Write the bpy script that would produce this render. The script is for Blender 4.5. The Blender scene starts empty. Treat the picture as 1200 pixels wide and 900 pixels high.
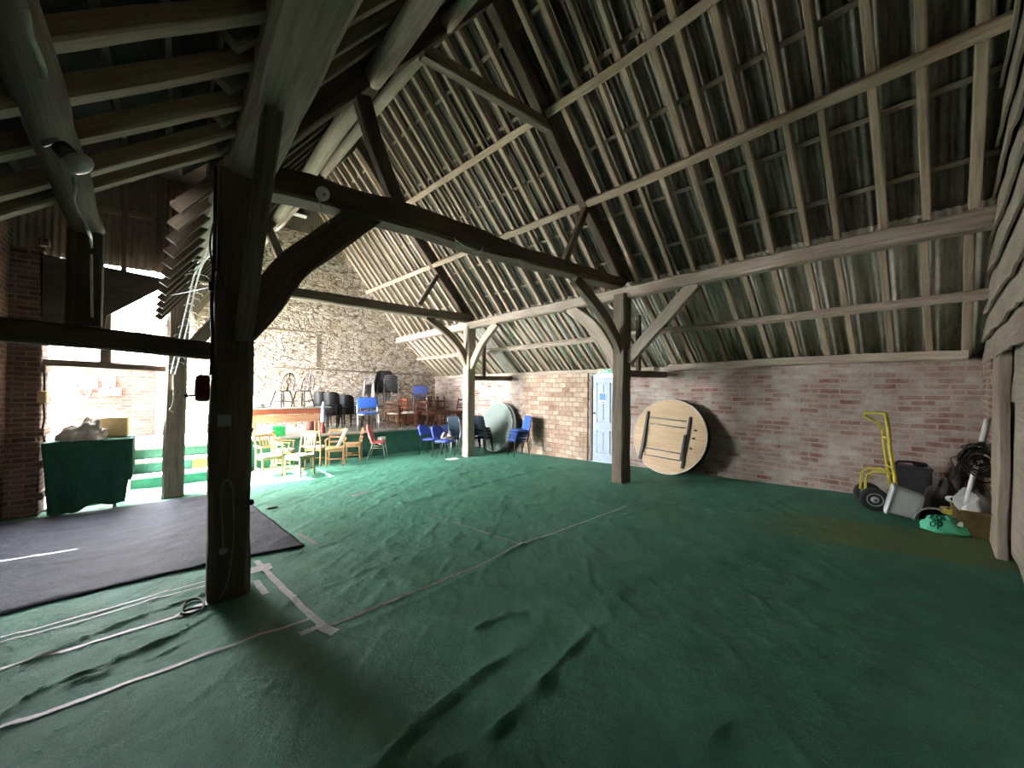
import bpy, bmesh, math, random
import numpy as np
from mathutils import Vector, Matrix, Euler, noise
random.seed(11)
PI = math.pi
S = bpy.context.scene
COL = S.collection

# ------------------------------------------------------------------ camera solved from the barn's own two vanishing points
FPX = 440.0
def _ray(x, y): return np.array([x-600.0, 450.0-y, FPX])
_U = _ray(208, 453); _U /= np.linalg.norm(_U)
_V = _ray(1100, 461); _V -= _U*(_V@_U); _V /= np.linalg.norm(_V)
_W = np.cross(_V, _U)
if _W[1] < 0: _W = -_W
RM = np.array([_V, _U, _W])            # world = RM @ camera(right, up, forward)
CAM = np.array([0.0, 0.0, 1.65])
FS, FY0 = -0.045, 3.6                  # the old floor falls away towards the stone gable
def fz(x, y):
    return FS*(min(max(y, -1.5), 13.2)-FY0)
def _d(x, y): return RM @ _ray(x, y)
def onX(x, y, X): d = _d(x, y); return CAM+d*(X/d[0])
def onY(x, y, Y): d = _d(x, y); return CAM+d*(Y/d[1])
def onZ(x, y, Z): d = _d(x, y); return CAM+d*((Z-CAM[2])/d[2])
def onF(x, y, dz=0.0):
    d = _d(x, y); t = (-FS*FY0+dz-CAM[2])/(d[2]-FS*d[1]); return CAM+d*t

cam_d = bpy.data.cameras.new('camera'); cam = bpy.data.objects.new('camera', cam_d); COL.objects.link(cam)
cam_d.sensor_fit = 'HORIZONTAL'; cam_d.sensor_width = 36; cam_d.lens = 36*FPX/1200
cam_d.clip_start = 0.02; cam_d.clip_end = 200
rgt, upv, fwd = RM[:, 0], RM[:, 1], RM[:, 2]
m = Matrix.Identity(4)
for i in range(3):
    m[i][0] = rgt[i]; m[i][1] = upv[i]; m[i][2] = -fwd[i]; m[i][3] = CAM[i]
cam.matrix_world = m
S.camera = cam

# ------------------------------------------------------------------ materials
def mat(name, rough=0.8, metal=0.0, spec=0.3):
    mt = bpy.data.materials.new(name); mt.use_nodes = True
    nt = mt.node_tree; b = nt.nodes['Principled BSDF']
    b.inputs['Roughness'].default_value = rough; b.inputs['Metallic'].default_value = metal
    b.inputs['Specular IOR Level'].default_value = spec
    return mt, nt, b
def N(nt, t, **kw):
    n = nt.nodes.new(t)
    for k, v in kw.items():
        if hasattr(n, k): setattr(n, k, v)
        else: n.inputs[k.replace('_', ' ')].default_value = v
    return n
def L(nt, a, b): nt.links.new(a, b)
def ramp(nt, fac, stops):
    r = nt.nodes.new('ShaderNodeValToRGB'); cr = r.color_ramp
    while len(cr.elements) < len(stops): cr.elements.new(0.5)
    for e, (p, c) in zip(cr.elements, stops):
        e.position = p; e.color = (c[0], c[1], c[2], 1) if not isinstance(c, (int, float)) else (c, c, c, 1)
    if fac is not None: L(nt, fac, r.inputs['Fac'])
    return r.outputs['Color']
def mixc(nt, fac, a, b, mode='MIX'):
    n = nt.nodes.new('ShaderNodeMix'); n.data_type = 'RGBA'; n.blend_type = mode
    for sock, v in ((n.inputs[0], fac), (n.inputs[6], a), (n.inputs[7], b)):
        if isinstance(v, (int, float)): sock.default_value = v
        elif isinstance(v, (tuple, list)): sock.default_value = (v[0], v[1], v[2], 1)
        else: L(nt, v, sock)
    return n.outputs[2]
def math_(nt, op, a, b=0.0, c=None):
    n = nt.nodes.new('ShaderNodeMath'); n.operation = op
    for i, v in enumerate((a, b) if c is None else (a, b, c)):
        if isinstance(v, (int, float)): n.inputs[i].default_value = v
        else: L(nt, v, n.inputs[i])
    return n.outputs[0]
def noise_(nt, vec, scale, detail=4, rough=0.6, dist=0.0):
    n = nt.nodes.new('ShaderNodeTexNoise'); n.inputs['Scale'].default_value = scale
    n.inputs['Detail'].default_value = detail; n.inputs['Roughness'].default_value = rough
    n.inputs['Distortion'].default_value = dist
    if vec is not None: L(nt, vec, n.inputs['Vector'])
    return n
def mapping(nt, vec, sc=(1, 1, 1), rot=(0, 0, 0), loc=(0, 0, 0)):
    n = nt.nodes.new('ShaderNodeMapping'); n.inputs['Scale'].default_value = sc
    n.inputs['Rotation'].default_value = rot; n.inputs['Location'].default_value = loc
    L(nt, vec, n.inputs['Vector']); return n.outputs[0]
def bump(nt, b, h, strength=0.3, dist=0.02):
    n = nt.nodes.new('ShaderNodeBump'); n.inputs['Strength'].default_value = strength
    n.inputs['Distance'].default_value = dist; L(nt, h, n.inputs['Height']); L(nt, n.outputs[0], b.inputs['Normal'])

def wood(name, dark, mid, light, rough=0.75, bs=0.5, vary=0.35):
    mt, nt, b = mat(name, rough, 0, 0.25)
    at = N(nt, 'ShaderNodeAttribute', attribute_name='grain')
    oi = N(nt, 'ShaderNodeObjectInfo')
    off = nt.nodes.new('ShaderNodeVectorMath'); off.operation = 'SCALE'
    cmb = nt.nodes.new('ShaderNodeCombineXYZ')
    for i in range(3): L(nt, oi.outputs['Random'], cmb.inputs[i])
    L(nt, cmb.outputs[0], off.inputs[0]); off.inputs['Scale'].default_value = 37.0
    add = nt.nodes.new('ShaderNodeVectorMath'); add.operation = 'ADD'
    L(nt, at.outputs['Vector'], add.inputs[0]); L(nt, off.outputs[0], add.inputs[1])
    v = add.outputs[0]
    gr = noise_(nt, mapping(nt, v, (1.2, 26, 26)), 1.6, 6, 0.65, 0.5)
    bl = noise_(nt, mapping(nt, v, (1.0, 3, 3)), 1.1, 4, 0.6)
    fac = math_(nt, 'ADD', math_(nt, 'MULTIPLY', gr.outputs[0], 0.6), math_(nt, 'MULTIPLY', bl.outputs[0], 0.4))
    c = ramp(nt, fac, [(0.30, dark), (0.5, mid), (0.70, light)])
    br = math_(nt, 'ADD', math_(nt, 'MULTIPLY', oi.outputs['Random'], vary), 1-vary/2)
    hs = nt.nodes.new('ShaderNodeHueSaturation'); L(nt, br, hs.inputs['Value']); L(nt, c, hs.inputs['Color'])
    L(nt, hs.outputs[0], b.inputs['Base Color'])
    bump(nt, b, fac, bs, 0.012)
    return mt
def plain(name, col, rough=0.6, metal=0.0, spec=0.2, vary=0.25, scale=14.0, bs=0.08, trans=0.0):
    mt, nt, b = mat(name, rough, metal, spec)
    tc = N(nt, 'ShaderNodeTexCoord')
    n = noise_(nt, tc.outputs['Object'], scale, 5, 0.6)
    lo = tuple(c*(1-vary) for c in col); hi = tuple(min(1, c*(1+vary)) for c in col)
    L(nt, ramp(nt, n.outputs[0], [(0.3, lo), (0.7, hi)]), b.inputs['Base Color'])
    if bs: bump(nt, b, n.outputs[0], bs, 0.01)
    if trans: b.inputs['Transmission Weight'].default_value = trans
    return mt

M = {}
M['oak_dark'] = wood('old_dark_oak', (.042, .031, .022), (.10, .075, .054), (.175, .135, .10), bs=.6)
M['oak'] = wood('old_oak', (.060, .046, .034), (.150, .120, .090), (.26, .215, .165), bs=.6)
M['oak_grey'] = wood('weathered_grey_oak', (.165, .13, .095), (.32, .265, .21), (.47, .405, .325), bs=.5)
M['rafter'] = wood('pale_sawn_softwood', (.19, .14, .095), (.36, .28, .205), (.50, .41, .31), bs=.3)
M['batten'] = wood('brown_batten', (.10, .08, .06), (.20, .165, .13), (.32, .27, .21), bs=.3)
M['board'] = wood('dusty_elm_board', (.20, .17, .135), (.32, .28, .225), (.43, .38, .31), bs=.35)
M['board_dark'] = wood('tarred_board', (.03, .024, .02), (.06, .05, .042), (.10, .085, .07), bs=.3)
M['pine'] = wood('varnished_pine', (.22, .115, .05), (.30, .175, .085), (.38, .25, .14), rough=.4, bs=.08, vary=.2)
M['darkwood'] = wood('dark_stained_wood', (.035, .014, .008), (.085, .035, .018), (.15, .065, .035), rough=.4, bs=.08)
M['redwood'] = wood('red_brown_wood', (.11, .028, .014), (.20, .055, .028), (.29, .09, .05), rough=.4, bs=.08)
M['midwood'] = wood('brown_wood', (.16, .08, .04), (.28, .15, .08), (.40, .24, .14), rough=.45, bs=.08)
M['ply'] = wood('birch_plywood', (.40, .28, .165), (.52, .38, .24), (.63, .48, .33), rough=.6, bs=.05, vary=.1)

def brick(name, axis, c1, c2, mort, white, wamt, bw=.225, bh=.072, ms=.012, loc=(0, 0, 0), dirt=True):
    mt, nt, b = mat(name, .9, 0, .15)
    g = N(nt, 'ShaderNodeNewGeometry')
    sx = nt.nodes.new('ShaderNodeSeparateXYZ'); L(nt, g.outputs['Position'], sx.inputs[0])
    cx = nt.nodes.new('ShaderNodeCombineXYZ'); L(nt, sx.outputs[axis], cx.inputs[0]); L(nt, sx.outputs[2], cx.inputs[1])
    wob = noise_(nt, cx.outputs[0], 1.7, 2, .5)
    wv = nt.nodes.new('ShaderNodeVectorMath'); wv.operation = 'MULTIPLY_ADD'
    L(nt, wob.outputs['Color'], wv.inputs[0]); wv.inputs[1].default_value = (.05, .045, 0); L(nt, cx.outputs[0], wv.inputs[2])
    fine = noise_(nt, cx.outputs[0], 24, 3, .6)
    wv2 = nt.nodes.new('ShaderNodeVectorMath'); wv2.operation = 'MULTIPLY_ADD'
    L(nt, fine.outputs['Color'], wv2.inputs[0]); wv2.inputs[1].default_value = (.012, .012, 0); L(nt, wv.outputs[0], wv2.inputs[2])
    bt = N(nt, 'ShaderNodeTexBrick'); L(nt, wv2.outputs[0], bt.inputs['Vector'])
    bt.inputs['Scale'].default_value = 1.0; bt.inputs['Brick Width'].default_value = bw; bt.inputs['Row Height'].default_value = bh
    bt.inputs['Mortar Size'].default_value = ms; bt.inputs['Mortar Smooth'].default_value = .25; bt.inputs['Bias'].default_value = 0
    bt.inputs['Color1'].default_value = (0, 0, 0, 1); bt.inputs['Color2'].default_value = (1, 1, 1, 1); bt.inputs['Mortar'].default_value = (.5, .5, .5, 1)
    blot = noise_(nt, cx.outputs[0], 2.2, 6, .65)
    cc = ramp(nt, bt.outputs['Color'], [(0, c1), (.5, tuple((a+d)/2 for a, d in zip(c1, c2))), (1, c2)])
    per = math_(nt, 'ADD', math_(nt, 'MULTIPLY', bt.outputs['Color'], .22), math_(nt, 'MULTIPLY', blot.outputs[0], 1.15))
    wf = math_(nt, 'MULTIPLY', ramp(nt, per, [(.47, 0.0), (.90, 1.0)]), wamt)
    cc = mixc(nt, wf, cc, white)
    spk = noise_(nt, cx.outputs[0], 60, 4, .7)
    cc = mixc(nt, .7, cc, ramp(nt, spk.outputs[0], [(.3, (.35, .35, .35)), (.65, (.75, .75, .75))]), 'OVERLAY')
    cc = mixc(nt, bt.outputs['Fac'], cc, mort)
    gr = noise_(nt, cx.outputs[0], 1.1, 6, .7)
    cc = mixc(nt, .75, cc, ramp(nt, gr.outputs[0], [(.32, (.55, .54, .53)), (.62, (1, 1, 1))]), 'MULTIPLY')
    L(nt, cc, b.inputs['Base Color'])
    h = math_(nt, 'ADD', math_(nt, 'MULTIPLY', bt.outputs['Fac'], -1.0), math_(nt, 'MULTIPLY', spk.outputs[0], .55))
    bump(nt, b, h, .8, .012)
    return mt
M['brick'] = brick('old_red_brick', 1, (.23, .085, .06), (.37, .24, .195), (.42, .385, .345), (.43, .395, .355), .95, bw=.25, bh=.079)
M['brick_new'] = brick('buff_pink_brick', 1, (.28, .165, .115), (.44, .34, .26), (.24, .195, .155), (.48, .41, .33), .5, bw=.235, bh=.125, ms=.008)
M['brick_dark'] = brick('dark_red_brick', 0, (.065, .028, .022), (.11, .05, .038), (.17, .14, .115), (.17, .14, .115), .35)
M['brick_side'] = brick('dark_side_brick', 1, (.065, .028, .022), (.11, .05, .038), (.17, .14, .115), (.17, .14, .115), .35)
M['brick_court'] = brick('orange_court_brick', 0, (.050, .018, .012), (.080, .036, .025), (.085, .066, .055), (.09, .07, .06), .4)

def stone(name, axis, tint=1.0):
    mt, nt, b = mat(name, .95, 0, .1)
    g = N(nt, 'ShaderNodeNewGeometry')
    sx = nt.nodes.new('ShaderNodeSeparateXYZ'); L(nt, g.outputs['Position'], sx.inputs[0])
    cx = nt.nodes.new('ShaderNodeCombineXYZ'); L(nt, sx.outputs[axis], cx.inputs[0]); L(nt, sx.outputs[2], cx.inputs[1])
    wob = noise_(nt, cx.outputs[0], 3.0, 3, .6)
    wv = nt.nodes.new('ShaderNodeVectorMath'); wv.operation = 'MULTIPLY_ADD'
    L(nt, wob.outputs['Color'], wv.inputs[0]); wv.inputs[1].default_value = (.12, .08, 0); L(nt, cx.outputs[0], wv.inputs[2])
    st = mapping(nt, wv.outputs[0], (6.2, 12.5, 1))
    vo = N(nt, 'ShaderNodeTexVoronoi', feature='DISTANCE_TO_EDGE'); L(nt, st, vo.inputs['Vector']); vo.inputs['Scale'].default_value = 1; vo.inputs['Randomness'].default_value = .85
    vc = N(nt, 'ShaderNodeTexVoronoi', feature='F1'); L(nt, st, vc.inputs['Vector']); vc.inputs['Scale'].default_value = 1; vc.inputs['Randomness'].default_value = .85
    sep = nt.nodes.new('ShaderNodeSeparateColor'); L(nt, vc.outputs['Color'], sep.inputs[0])
    t = tint
    cc = ramp(nt, sep.outputs[0], [(0, (.29*t, .23*t, .165*t)), (.45, (.42*t, .36*t, .285*t)), (1, (.54*t, .49*t, .42*t))])
    big = noise_(nt, cx.outputs[0], .9, 4, .6)
    cc = mixc(nt, ramp(nt, big.outputs[0], [(.52, 0.0), (.74, .5)]), cc, (.52, .37, .19))
    spk = noise_(nt, cx.outputs[0], 45, 4, .7)
    cc = mixc(nt, .45, cc, ramp(nt, spk.outputs[0], [(.3, (.35, .35, .35)), (.65, (.72, .72, .72))]), 'OVERLAY')
    jo = ramp(nt, vo.outputs['Distance'], [(.03, 1.0), (.10, 0.0)])
    patchy = ramp(nt, noise_(nt, cx.outputs[0], 6, 3, .6).outputs[0], [(.40, 0.0), (.58, 1.0)])
    cc = mixc(nt, jo, cc, mixc(nt, patchy, (.50*t, .455*t, .39*t), (.12, .095, .072)))
    L(nt, cc, b.inputs['Base Color'])
    h = math_(nt, 'ADD', ramp(nt, vo.outputs['Distance'], [(0, 0.0), (.14, 1.0)]), math_(nt, 'MULTIPLY', spk.outputs[0], .4))
    bump(nt, b, h, 1.0, .03)
    return mt
M['stone'] = stone('ironstone_rubble', 0)

def sheet_mat(name, lo, hi, moss=True, rough=.5, metal=.35):
    mt, nt, b = mat(name, rough, metal, .4)
    g = N(nt, 'ShaderNodeNewGeometry')
    n1 = noise_(nt, mapping(nt, g.outputs['Position'], (1, 5, .8)), 2.2, 5, .65)
    n2 = noise_(nt, g.outputs['Position'], 18, 4, .7)
    f = math_(nt, 'ADD', math_(nt, 'MULTIPLY', n1.outputs[0], .7), math_(nt, 'MULTIPLY', n2.outputs[0], .3))
    c = ramp(nt, f, [(.32, lo), (.66, hi)])
    if moss:
        sx = nt.nodes.new('ShaderNodeSeparateXYZ'); L(nt, g.outputs['Position'], sx.inputs[0])
        zz = math_(nt, 'MULTIPLY_ADD', sx.outputs[2], -1.6, 4.7)
        zz = math_(nt, 'MULTIPLY', math_(nt, 'MINIMUM', math_(nt, 'MAXIMUM', zz, 0.0), 1.0), ramp(nt, n1.outputs[0], [(.4, 0.0), (.62, 1.0)]))
        c = mixc(nt, zz, c, (.085, .105, .03))
    L(nt, c, b.inputs['Base Color'])
    bump(nt, b, n2.outputs[0], .12, .01)
    return mt
M['sheet'] = sheet_mat('weathered_corrugated_sheet', (.055, .048, .038), (.20, .185, .155), metal=.5, rough=.42)
M['sheet_aisle'] = sheet_mat('mossy_corrugated_sheet', (.27, .265, .22), (.62, .60, .53))
M['sheet_wall'] = sheet_mat('rusty_corrugated_sheet', (.13, .105, .08), (.33, .29, .23), moss=False)
M['tile_dark'] = plain('sooty_roof_tile', (.035, .027, .022), .9, vary=.5, scale=9, bs=.2)
# ------------------------------------------------------------------ carpets and other materials
def carpet(name, col, dark, scale=160, olive=None, spec=.13):
    mt, nt, b = mat(name, .62, 0, spec)
    g = N(nt, 'ShaderNodeNewGeometry'); P = g.outputs['Position']
    big = noise_(nt, P, .55, 5, .65); mid = noise_(nt, P, 4.5, 5, .7); fine = noise_(nt, P, scale, 3, .7)
    f = math_(nt, 'ADD', math_(nt, 'MULTIPLY', big.outputs[0], .55), math_(nt, 'MULTIPLY', mid.outputs[0], .45))
    c = ramp(nt, f, [(.34, dark), (.62, col)])
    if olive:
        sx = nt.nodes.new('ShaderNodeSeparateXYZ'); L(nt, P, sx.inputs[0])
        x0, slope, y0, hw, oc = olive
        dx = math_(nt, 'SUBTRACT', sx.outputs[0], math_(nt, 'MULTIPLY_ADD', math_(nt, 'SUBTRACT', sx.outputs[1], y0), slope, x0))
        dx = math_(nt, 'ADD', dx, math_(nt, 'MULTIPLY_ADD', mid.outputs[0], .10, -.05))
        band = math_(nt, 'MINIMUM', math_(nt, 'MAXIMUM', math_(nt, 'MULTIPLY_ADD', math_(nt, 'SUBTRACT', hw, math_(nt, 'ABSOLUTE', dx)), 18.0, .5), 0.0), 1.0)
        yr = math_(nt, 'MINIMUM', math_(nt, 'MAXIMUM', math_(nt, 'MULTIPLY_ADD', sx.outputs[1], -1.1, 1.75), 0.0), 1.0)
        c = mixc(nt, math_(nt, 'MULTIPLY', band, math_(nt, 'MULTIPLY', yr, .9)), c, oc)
    c = mixc(nt, .55, c, ramp(nt, fine.outputs[0], [(.3, (.25, .25, .25)), (.7, (.78, .78, .78))]), 'OVERLAY')
    L(nt, c, b.inputs['Base Color'])
    h = math_(nt, 'ADD', math_(nt, 'MULTIPLY', fine.outputs[0], .35), math_(nt, 'MULTIPLY', mid.outputs[0], 1.6))
    bump(nt, b, h, .75, .025)
    return mt
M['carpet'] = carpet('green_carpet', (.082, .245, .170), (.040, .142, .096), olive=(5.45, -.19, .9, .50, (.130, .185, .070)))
M['carpet_step'] = carpet('green_step_carpet', (.045, .150, .100), (.024, .085, .058))
M['rug'] = carpet('charcoal_rug', (.054, .057, .076), (.031, .032, .044), 120, spec=.07)
M['concrete'] = plain('pale_concrete', (.27, .25, .22), .9, vary=.2, scale=5, bs=.2)
M['white_paint'] = plain('pale_blue_white_paint', (.33, .40, .47), .45, vary=.06, scale=6, bs=.03)
M['white'] = plain('white_plastic', (.72, .72, .70), .4, vary=.06)
M['grey_white'] = plain('greyed_tape', (.33, .36, .365), .5, vary=.25, scale=30)
M['dirty_tape'] = plain('worn_grey_tape', (.22, .22, .20), .6, vary=.4, scale=20)
M['black'] = plain('black_plastic', (.014, .014, .015), .45, vary=.3)
M['black_metal'] = plain('black_enamelled_steel', (.03, .03, .032), .35, .3, vary=.2)
M['rubber'] = plain('black_rubber', (.028, .027, .026), .75, vary=.3)
M['steel'] = plain('grey_steel', (.42, .42, .42), .35, .85, vary=.1)
M['grey_plastic'] = plain('grey_plastic', (.25, .25, .25), .5, vary=.15)
M['dark_grey'] = plain('dark_grey_plastic', (.055, .055, .06), .5, vary=.2)
M['resin'] = plain('weathered_grey_resin', (.020, .018, .019), .55, vary=.25)
M['resin_pale'] = plain('pale_grey_resin', (.16, .15, .15), .55, vary=.2)
M['blue'] = plain('royal_blue_vinyl', (.032, .090, .34), .5, vary=.15)
M['navy'] = plain('navy_fabric', (.035, .05, .16), .85, vary=.2, scale=40)
M['blue_fabric'] = plain('bright_blue_fabric', (.06, .10, .50), .85, vary=.15, scale=40)
M['teal'] = plain('slate_teal_vinyl', (.009, .020, .032), .7, vary=.2)
M['pink'] = plain('coral_pink_fabric', (.62, .14, .13), .8, vary=.15, scale=40)
M['cream'] = plain('cream_seat_fabric', (.52, .48, .42), .85, vary=.1, scale=40)
M['beige'] = plain('beige_metal', (.55, .50, .40), .4, .3, vary=.1)
M['yellow'] = plain('yellow_paint', (.62, .52, .07), .4, vary=.2)
M['card'] = plain('brown_cardboard', (.36, .26, .13), .85, vary=.12)
M['cloth_green'] = plain('dark_green_cloth', (.010, .050, .032), .9, vary=.3, scale=30)
M['sack'] = plain('crumpled_grey_cloth', (.25, .225, .20), .85, vary=.3, scale=7)
M['melamine'] = plain('pale_green_laminate', (.19, .235, .215), .35, vary=.08, scale=5)
M['edge_white'] = plain('white_edging', (.55, .53, .49), .5, vary=.08)
M['bag_green'] = plain('thin_green_plastic', (.12, .55, .33), .3, vary=.2, scale=8, bs=.25)
M['bag_dark'] = plain('dark_bin_liner', (.06, .055, .05), .3, vary=.4, scale=6, bs=.3)
M['bag_clear'] = plain('cloudy_polythene', (.42, .42, .40), .25, vary=.2, scale=6, bs=.3)
M['box_clear'] = plain('milky_clear_plastic', (.62, .66, .70), .3, vary=.08)
M['green_print'] = plain('dark_green_print', (.01, .10, .07), .5)
M['red_dark'] = plain('dark_red_paint', (.13, .02, .02), .35, vary=.2)
M['cable_black'] = plain('black_cable', (.015, .015, .016), .5)
M['cable_white'] = plain('white_cable', (.60, .59, .55), .5)
M['cable_grey'] = plain('grey_cable', (.25, .24, .22), .5)
M['blue_poster'] = plain('blue_poster_print', (.08, .22, .62), .5, vary=.3, scale=30)
M['sign_green'] = plain('green_sign_print', (.05, .38, .22), .4)
M['green_plastic'] = plain('bright_green_plastic', (.04, .42, .14), .4)
M['paper'] = plain('white_paper', (.78, .77, .74), .7, vary=.05)
M['brown_oval'] = plain('brown_leatherette', (.14, .06, .045), .5, vary=.2)
M['plaster'] = plain('dusty_plaster', (.42, .36, .28), .95, vary=.2, scale=4, bs=.3)
M['blackwood'] = wood('near_black_wood', (.010, .007, .006), (.022, .015, .012), (.04, .028, .022), rough=.4, bs=.05)
M['yellow_wood'] = wood('yellow_wood_board', (.16, .085, .015), (.22, .13, .03), (.28, .18, .06), bs=.05)

# ------------------------------------------------------------------ mesh helpers
def unit(v): return v/np.linalg.norm(v)
class MB:
    def __init__(s): s.v = []; s.f = []; s.g = []; s.sm = []
    def add(s, vs, fs, gr=None, smooth=False):
        b = len(s.v); s.v += [tuple(map(float, p)) for p in vs]
        s.g += ([tuple(map(float, q)) for q in gr] if gr is not None else [tuple(map(float, p)) for p in vs])
        s.f += [tuple(b+i for i in f) for f in fs]; s.sm += [smooth]*len(fs)
        return s
    def box(s, c, size, rot=(0, 0, 0), ax=0):
        R = Euler(rot).to_matrix(); hx, hy, hz = size[0]/2, size[1]/2, size[2]/2
        ch = min(hx, hy, hz)*.18; ch = min(ch, .012)
        vs = []
        loc = []
        for sx in (-1, 1):
            for sy in (-1, 1):
                for sz in (-1, 1):
                    loc += [(sx*(hx-ch), sy*(hy-ch), sz*hz), (sx*(hx-ch), sy*hy, sz*(hz-ch)), (sx*hx, sy*(hy-ch), sz*(hz-ch))]
        def i(sx, sy, sz, k): return ((sx > 0)*4+(sy > 0)*2+(sz > 0))*3+k
        fs = []
        for sz in (-1, 1): q = [i(-1, -1, sz, 0), i(1, -1, sz, 0), i(1, 1, sz, 0), i(-1, 1, sz, 0)]; fs.append(q if sz > 0 else q[::-1])
        for sy in (-1, 1): q = [i(-1, sy, -1, 1), i(1, sy, -1, 1), i(1, sy, 1, 1), i(-1, sy, 1, 1)]; fs.append(q if sy < 0 else q[::-1])
        for sx in (-1, 1): q = [i(sx, -1, -1, 2), i(sx, 1, -1, 2), i(sx, 1, 1, 2), i(sx, -1, 1, 2)]; fs.append(q if sx > 0 else q[::-1])
        for a in (-1, 1):
            for c_ in (-1, 1):
                fs.append([i(-1, a, c_, 0), i(1, a, c_, 0), i(1, a, c_, 1), i(-1, a, c_, 1)])
                fs.append([i(a, -1, c_, 0), i(a, 1, c_, 0), i(a, 1, c_, 2), i(a, -1, c_, 2)])
                fs.append([i(a, c_, -1, 1), i(a, c_, 1, 1), i(a, c_, 1, 2), i(a, c_, -1, 2)])
                for d in (-1, 1): pass
        for sx in (-1, 1):
            for sy in (-1, 1):
                for sz in (-1, 1): fs.append([i(sx, sy, sz, 0), i(sx, sy, sz, 1), i(sx, sy, sz, 2)])
        cc = Vector(c); vs = [tuple(cc+R@Vector(p)) for p in loc]
        perm = {0: (0, 1, 2), 1: (1, 0, 2), 2: (2, 0, 1)}[ax]
        gr = [(p[perm[0]], p[perm[1]], p[perm[2]]) for p in loc]
        return s.add(vs, fs, gr)
    def bar(s, path, w, h, up=(0, 0, 1), jit=0.0, seed=0, ch=.12, seg=None, close=True):
        """A squared timber along a path: w across, h along the up side; w and h may vary along it."""
        P = [np.array(p, float) for p in path]
        n0 = len(P)
        W_ = list(w) if isinstance(w, (list, tuple)) else [w]*n0
        H_ = list(h) if isinstance(h, (list, tuple)) else [h]*n0
        if seg:                                          # resample
            d = [0]
            for a, b in zip(P, P[1:]): d.append(d[-1]+np.linalg.norm(b-a))
            n = max(2, int(d[-1]/seg)+1); t = np.linspace(0, d[-1], n)
            A = np.array(P)
            if n0 > 2:                                    # smooth through the points
                def cr(k, u):
                    p0, p1, p2, p3 = A[max(k-1, 0)], A[k], A[k+1], A[min(k+2, n0-1)]
                    return .5*((2*p1)+(-p0+p2)*u+(2*p0-5*p1+4*p2-p3)*u*u+(-p0+3*p1-3*p2+p3)*u**3)
                Q = []
                for x in t:
                    k = min(max(np.searchsorted(d, x)-1, 0), n0-2); u = (x-d[k])/max(d[k+1]-d[k], 1e-9); Q.append(cr(k, u))
            else: Q = [A[0]+(A[1]-A[0])*x/d[-1] for x in t]
            W_ = list(np.interp(t, d, W_)); H_ = list(np.interp(t, d, H_)); P = Q
        n = len(P); vs = []; gr = []; dist = 0
        for k in range(n):
            tan = unit(P[min(k+1, n-1)]-P[max(k-1, 0)]); u = np.array(up, float); u = u-tan*(u@tan)
            if np.linalg.norm(u) < 1e-6: u = np.array((1, 0, 0))-tan*tan[0]
            u = unit(u); r = np.cross(tan, u)
            if k: dist += np.linalg.norm(P[k]-P[k-1])
            hw, hh = W_[k]/2, H_[k]/2; c = min(hw, hh)*ch*2
            pr = [(-hw+c, -hh), (hw-c, -hh), (hw, -hh+c), (hw, hh-c), (hw-c, hh), (-hw+c, hh), (-hw, hh-c), (-hw, -hh+c)]
            for j, (a, b) in enumerate(pr):
                p = P[k]+r*a+u*b
                if jit:
                    q = Vector((dist*2.2, j//2*1.7, seed*3.1)); nz = noise.noise_vector(q); q2 = noise.noise_vector(q*3.3)
                    p = p+r*(nz[0]+.4*q2[0])*jit+u*(nz[1]+.4*q2[1])*jit
                vs.append(p); gr.append((dist+seed*.37, a, b))
        fs = [[k*8+j, k*8+(j+1) % 8, (k+1)*8+(j+1) % 8, (k+1)*8+j] for k in range(n-1) for j in range(8)]
        if close: fs += [list(range(7, -1, -1)), [(n-1)*8+j for j in range(8)]]
        return s.add(vs, fs, gr)
    def tube(s, path, r, n=8, cyc=False, caps=True, jit=0.0, seed=0):
        P = [np.array(p, float) for p in path]; m_ = len(P)
        R_ = list(r) if isinstance(r, (list, tuple)) else [r]*m_
        vs = []; gr = []; pu = None; dist = 0
        for k in range(m_):
            a = P[(k-1) % m_] if cyc else P[max(k-1, 0)]; b = P[(k+1) % m_] if cyc else P[min(k+1, m_-1)]
            t = unit(b-a)
            if pu is None: pu = np.array((0, 0, 1.0)) if abs(t[2]) < .9 else np.array((1.0, 0, 0))
            u = pu-t*(pu@t); u = unit(u); pu = u; w = np.cross(t, u)
            if k: dist += np.linalg.norm(P[k]-P[k-1])
            for j in range(n):
                a_ = 2*PI*j/n; rr = R_[k]
                if jit: rr *= 1+jit*noise.noise(Vector((dist*3, math.cos(a_)*1.3+seed*5, math.sin(a_)*1.3)))
                vs.append(P[k]+u*math.cos(a_)*rr+w*math.sin(a_)*rr); gr.append((dist, R_[k]*math.cos(a_), R_[k]*math.sin(a_)))
        e = m_ if cyc else m_-1
        fs = [[k*n+j, k*n+(j+1) % n, ((k+1) % m_)*n+(j+1) % n, ((k+1) % m_)*n+j] for k in range(e) for j in range(n)]
        if caps and not cyc: fs += [list(range(n-1, -1, -1)), [(m_-1)*n+j for j in range(n)]]
        return s.add(vs, fs, gr, True)
    def lathe(s, prof, n=24, c=(0, 0, 0), rot=(0, 0, 0), close=True):
        R = Euler(rot).to_matrix(); cc = Vector(c); vs = []
        for r, z in prof:
            for j in range(n): a = 2*PI*j/n; vs.append(tuple(cc+R@Vector((r*math.cos(a), r*math.sin(a), z))))
        k = len(prof)
        fs = [[i*n+j, i*n+(j+1) % n, (i+1)*n+(j+1) % n, (i+1)*n+j] for i in range(k-1) for j in range(n)]
        if close: fs += [list(range(n-1, -1, -1)), [(k-1)*n+j for j in range(n)]]
        return s.add(vs, fs, None, True)
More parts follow.
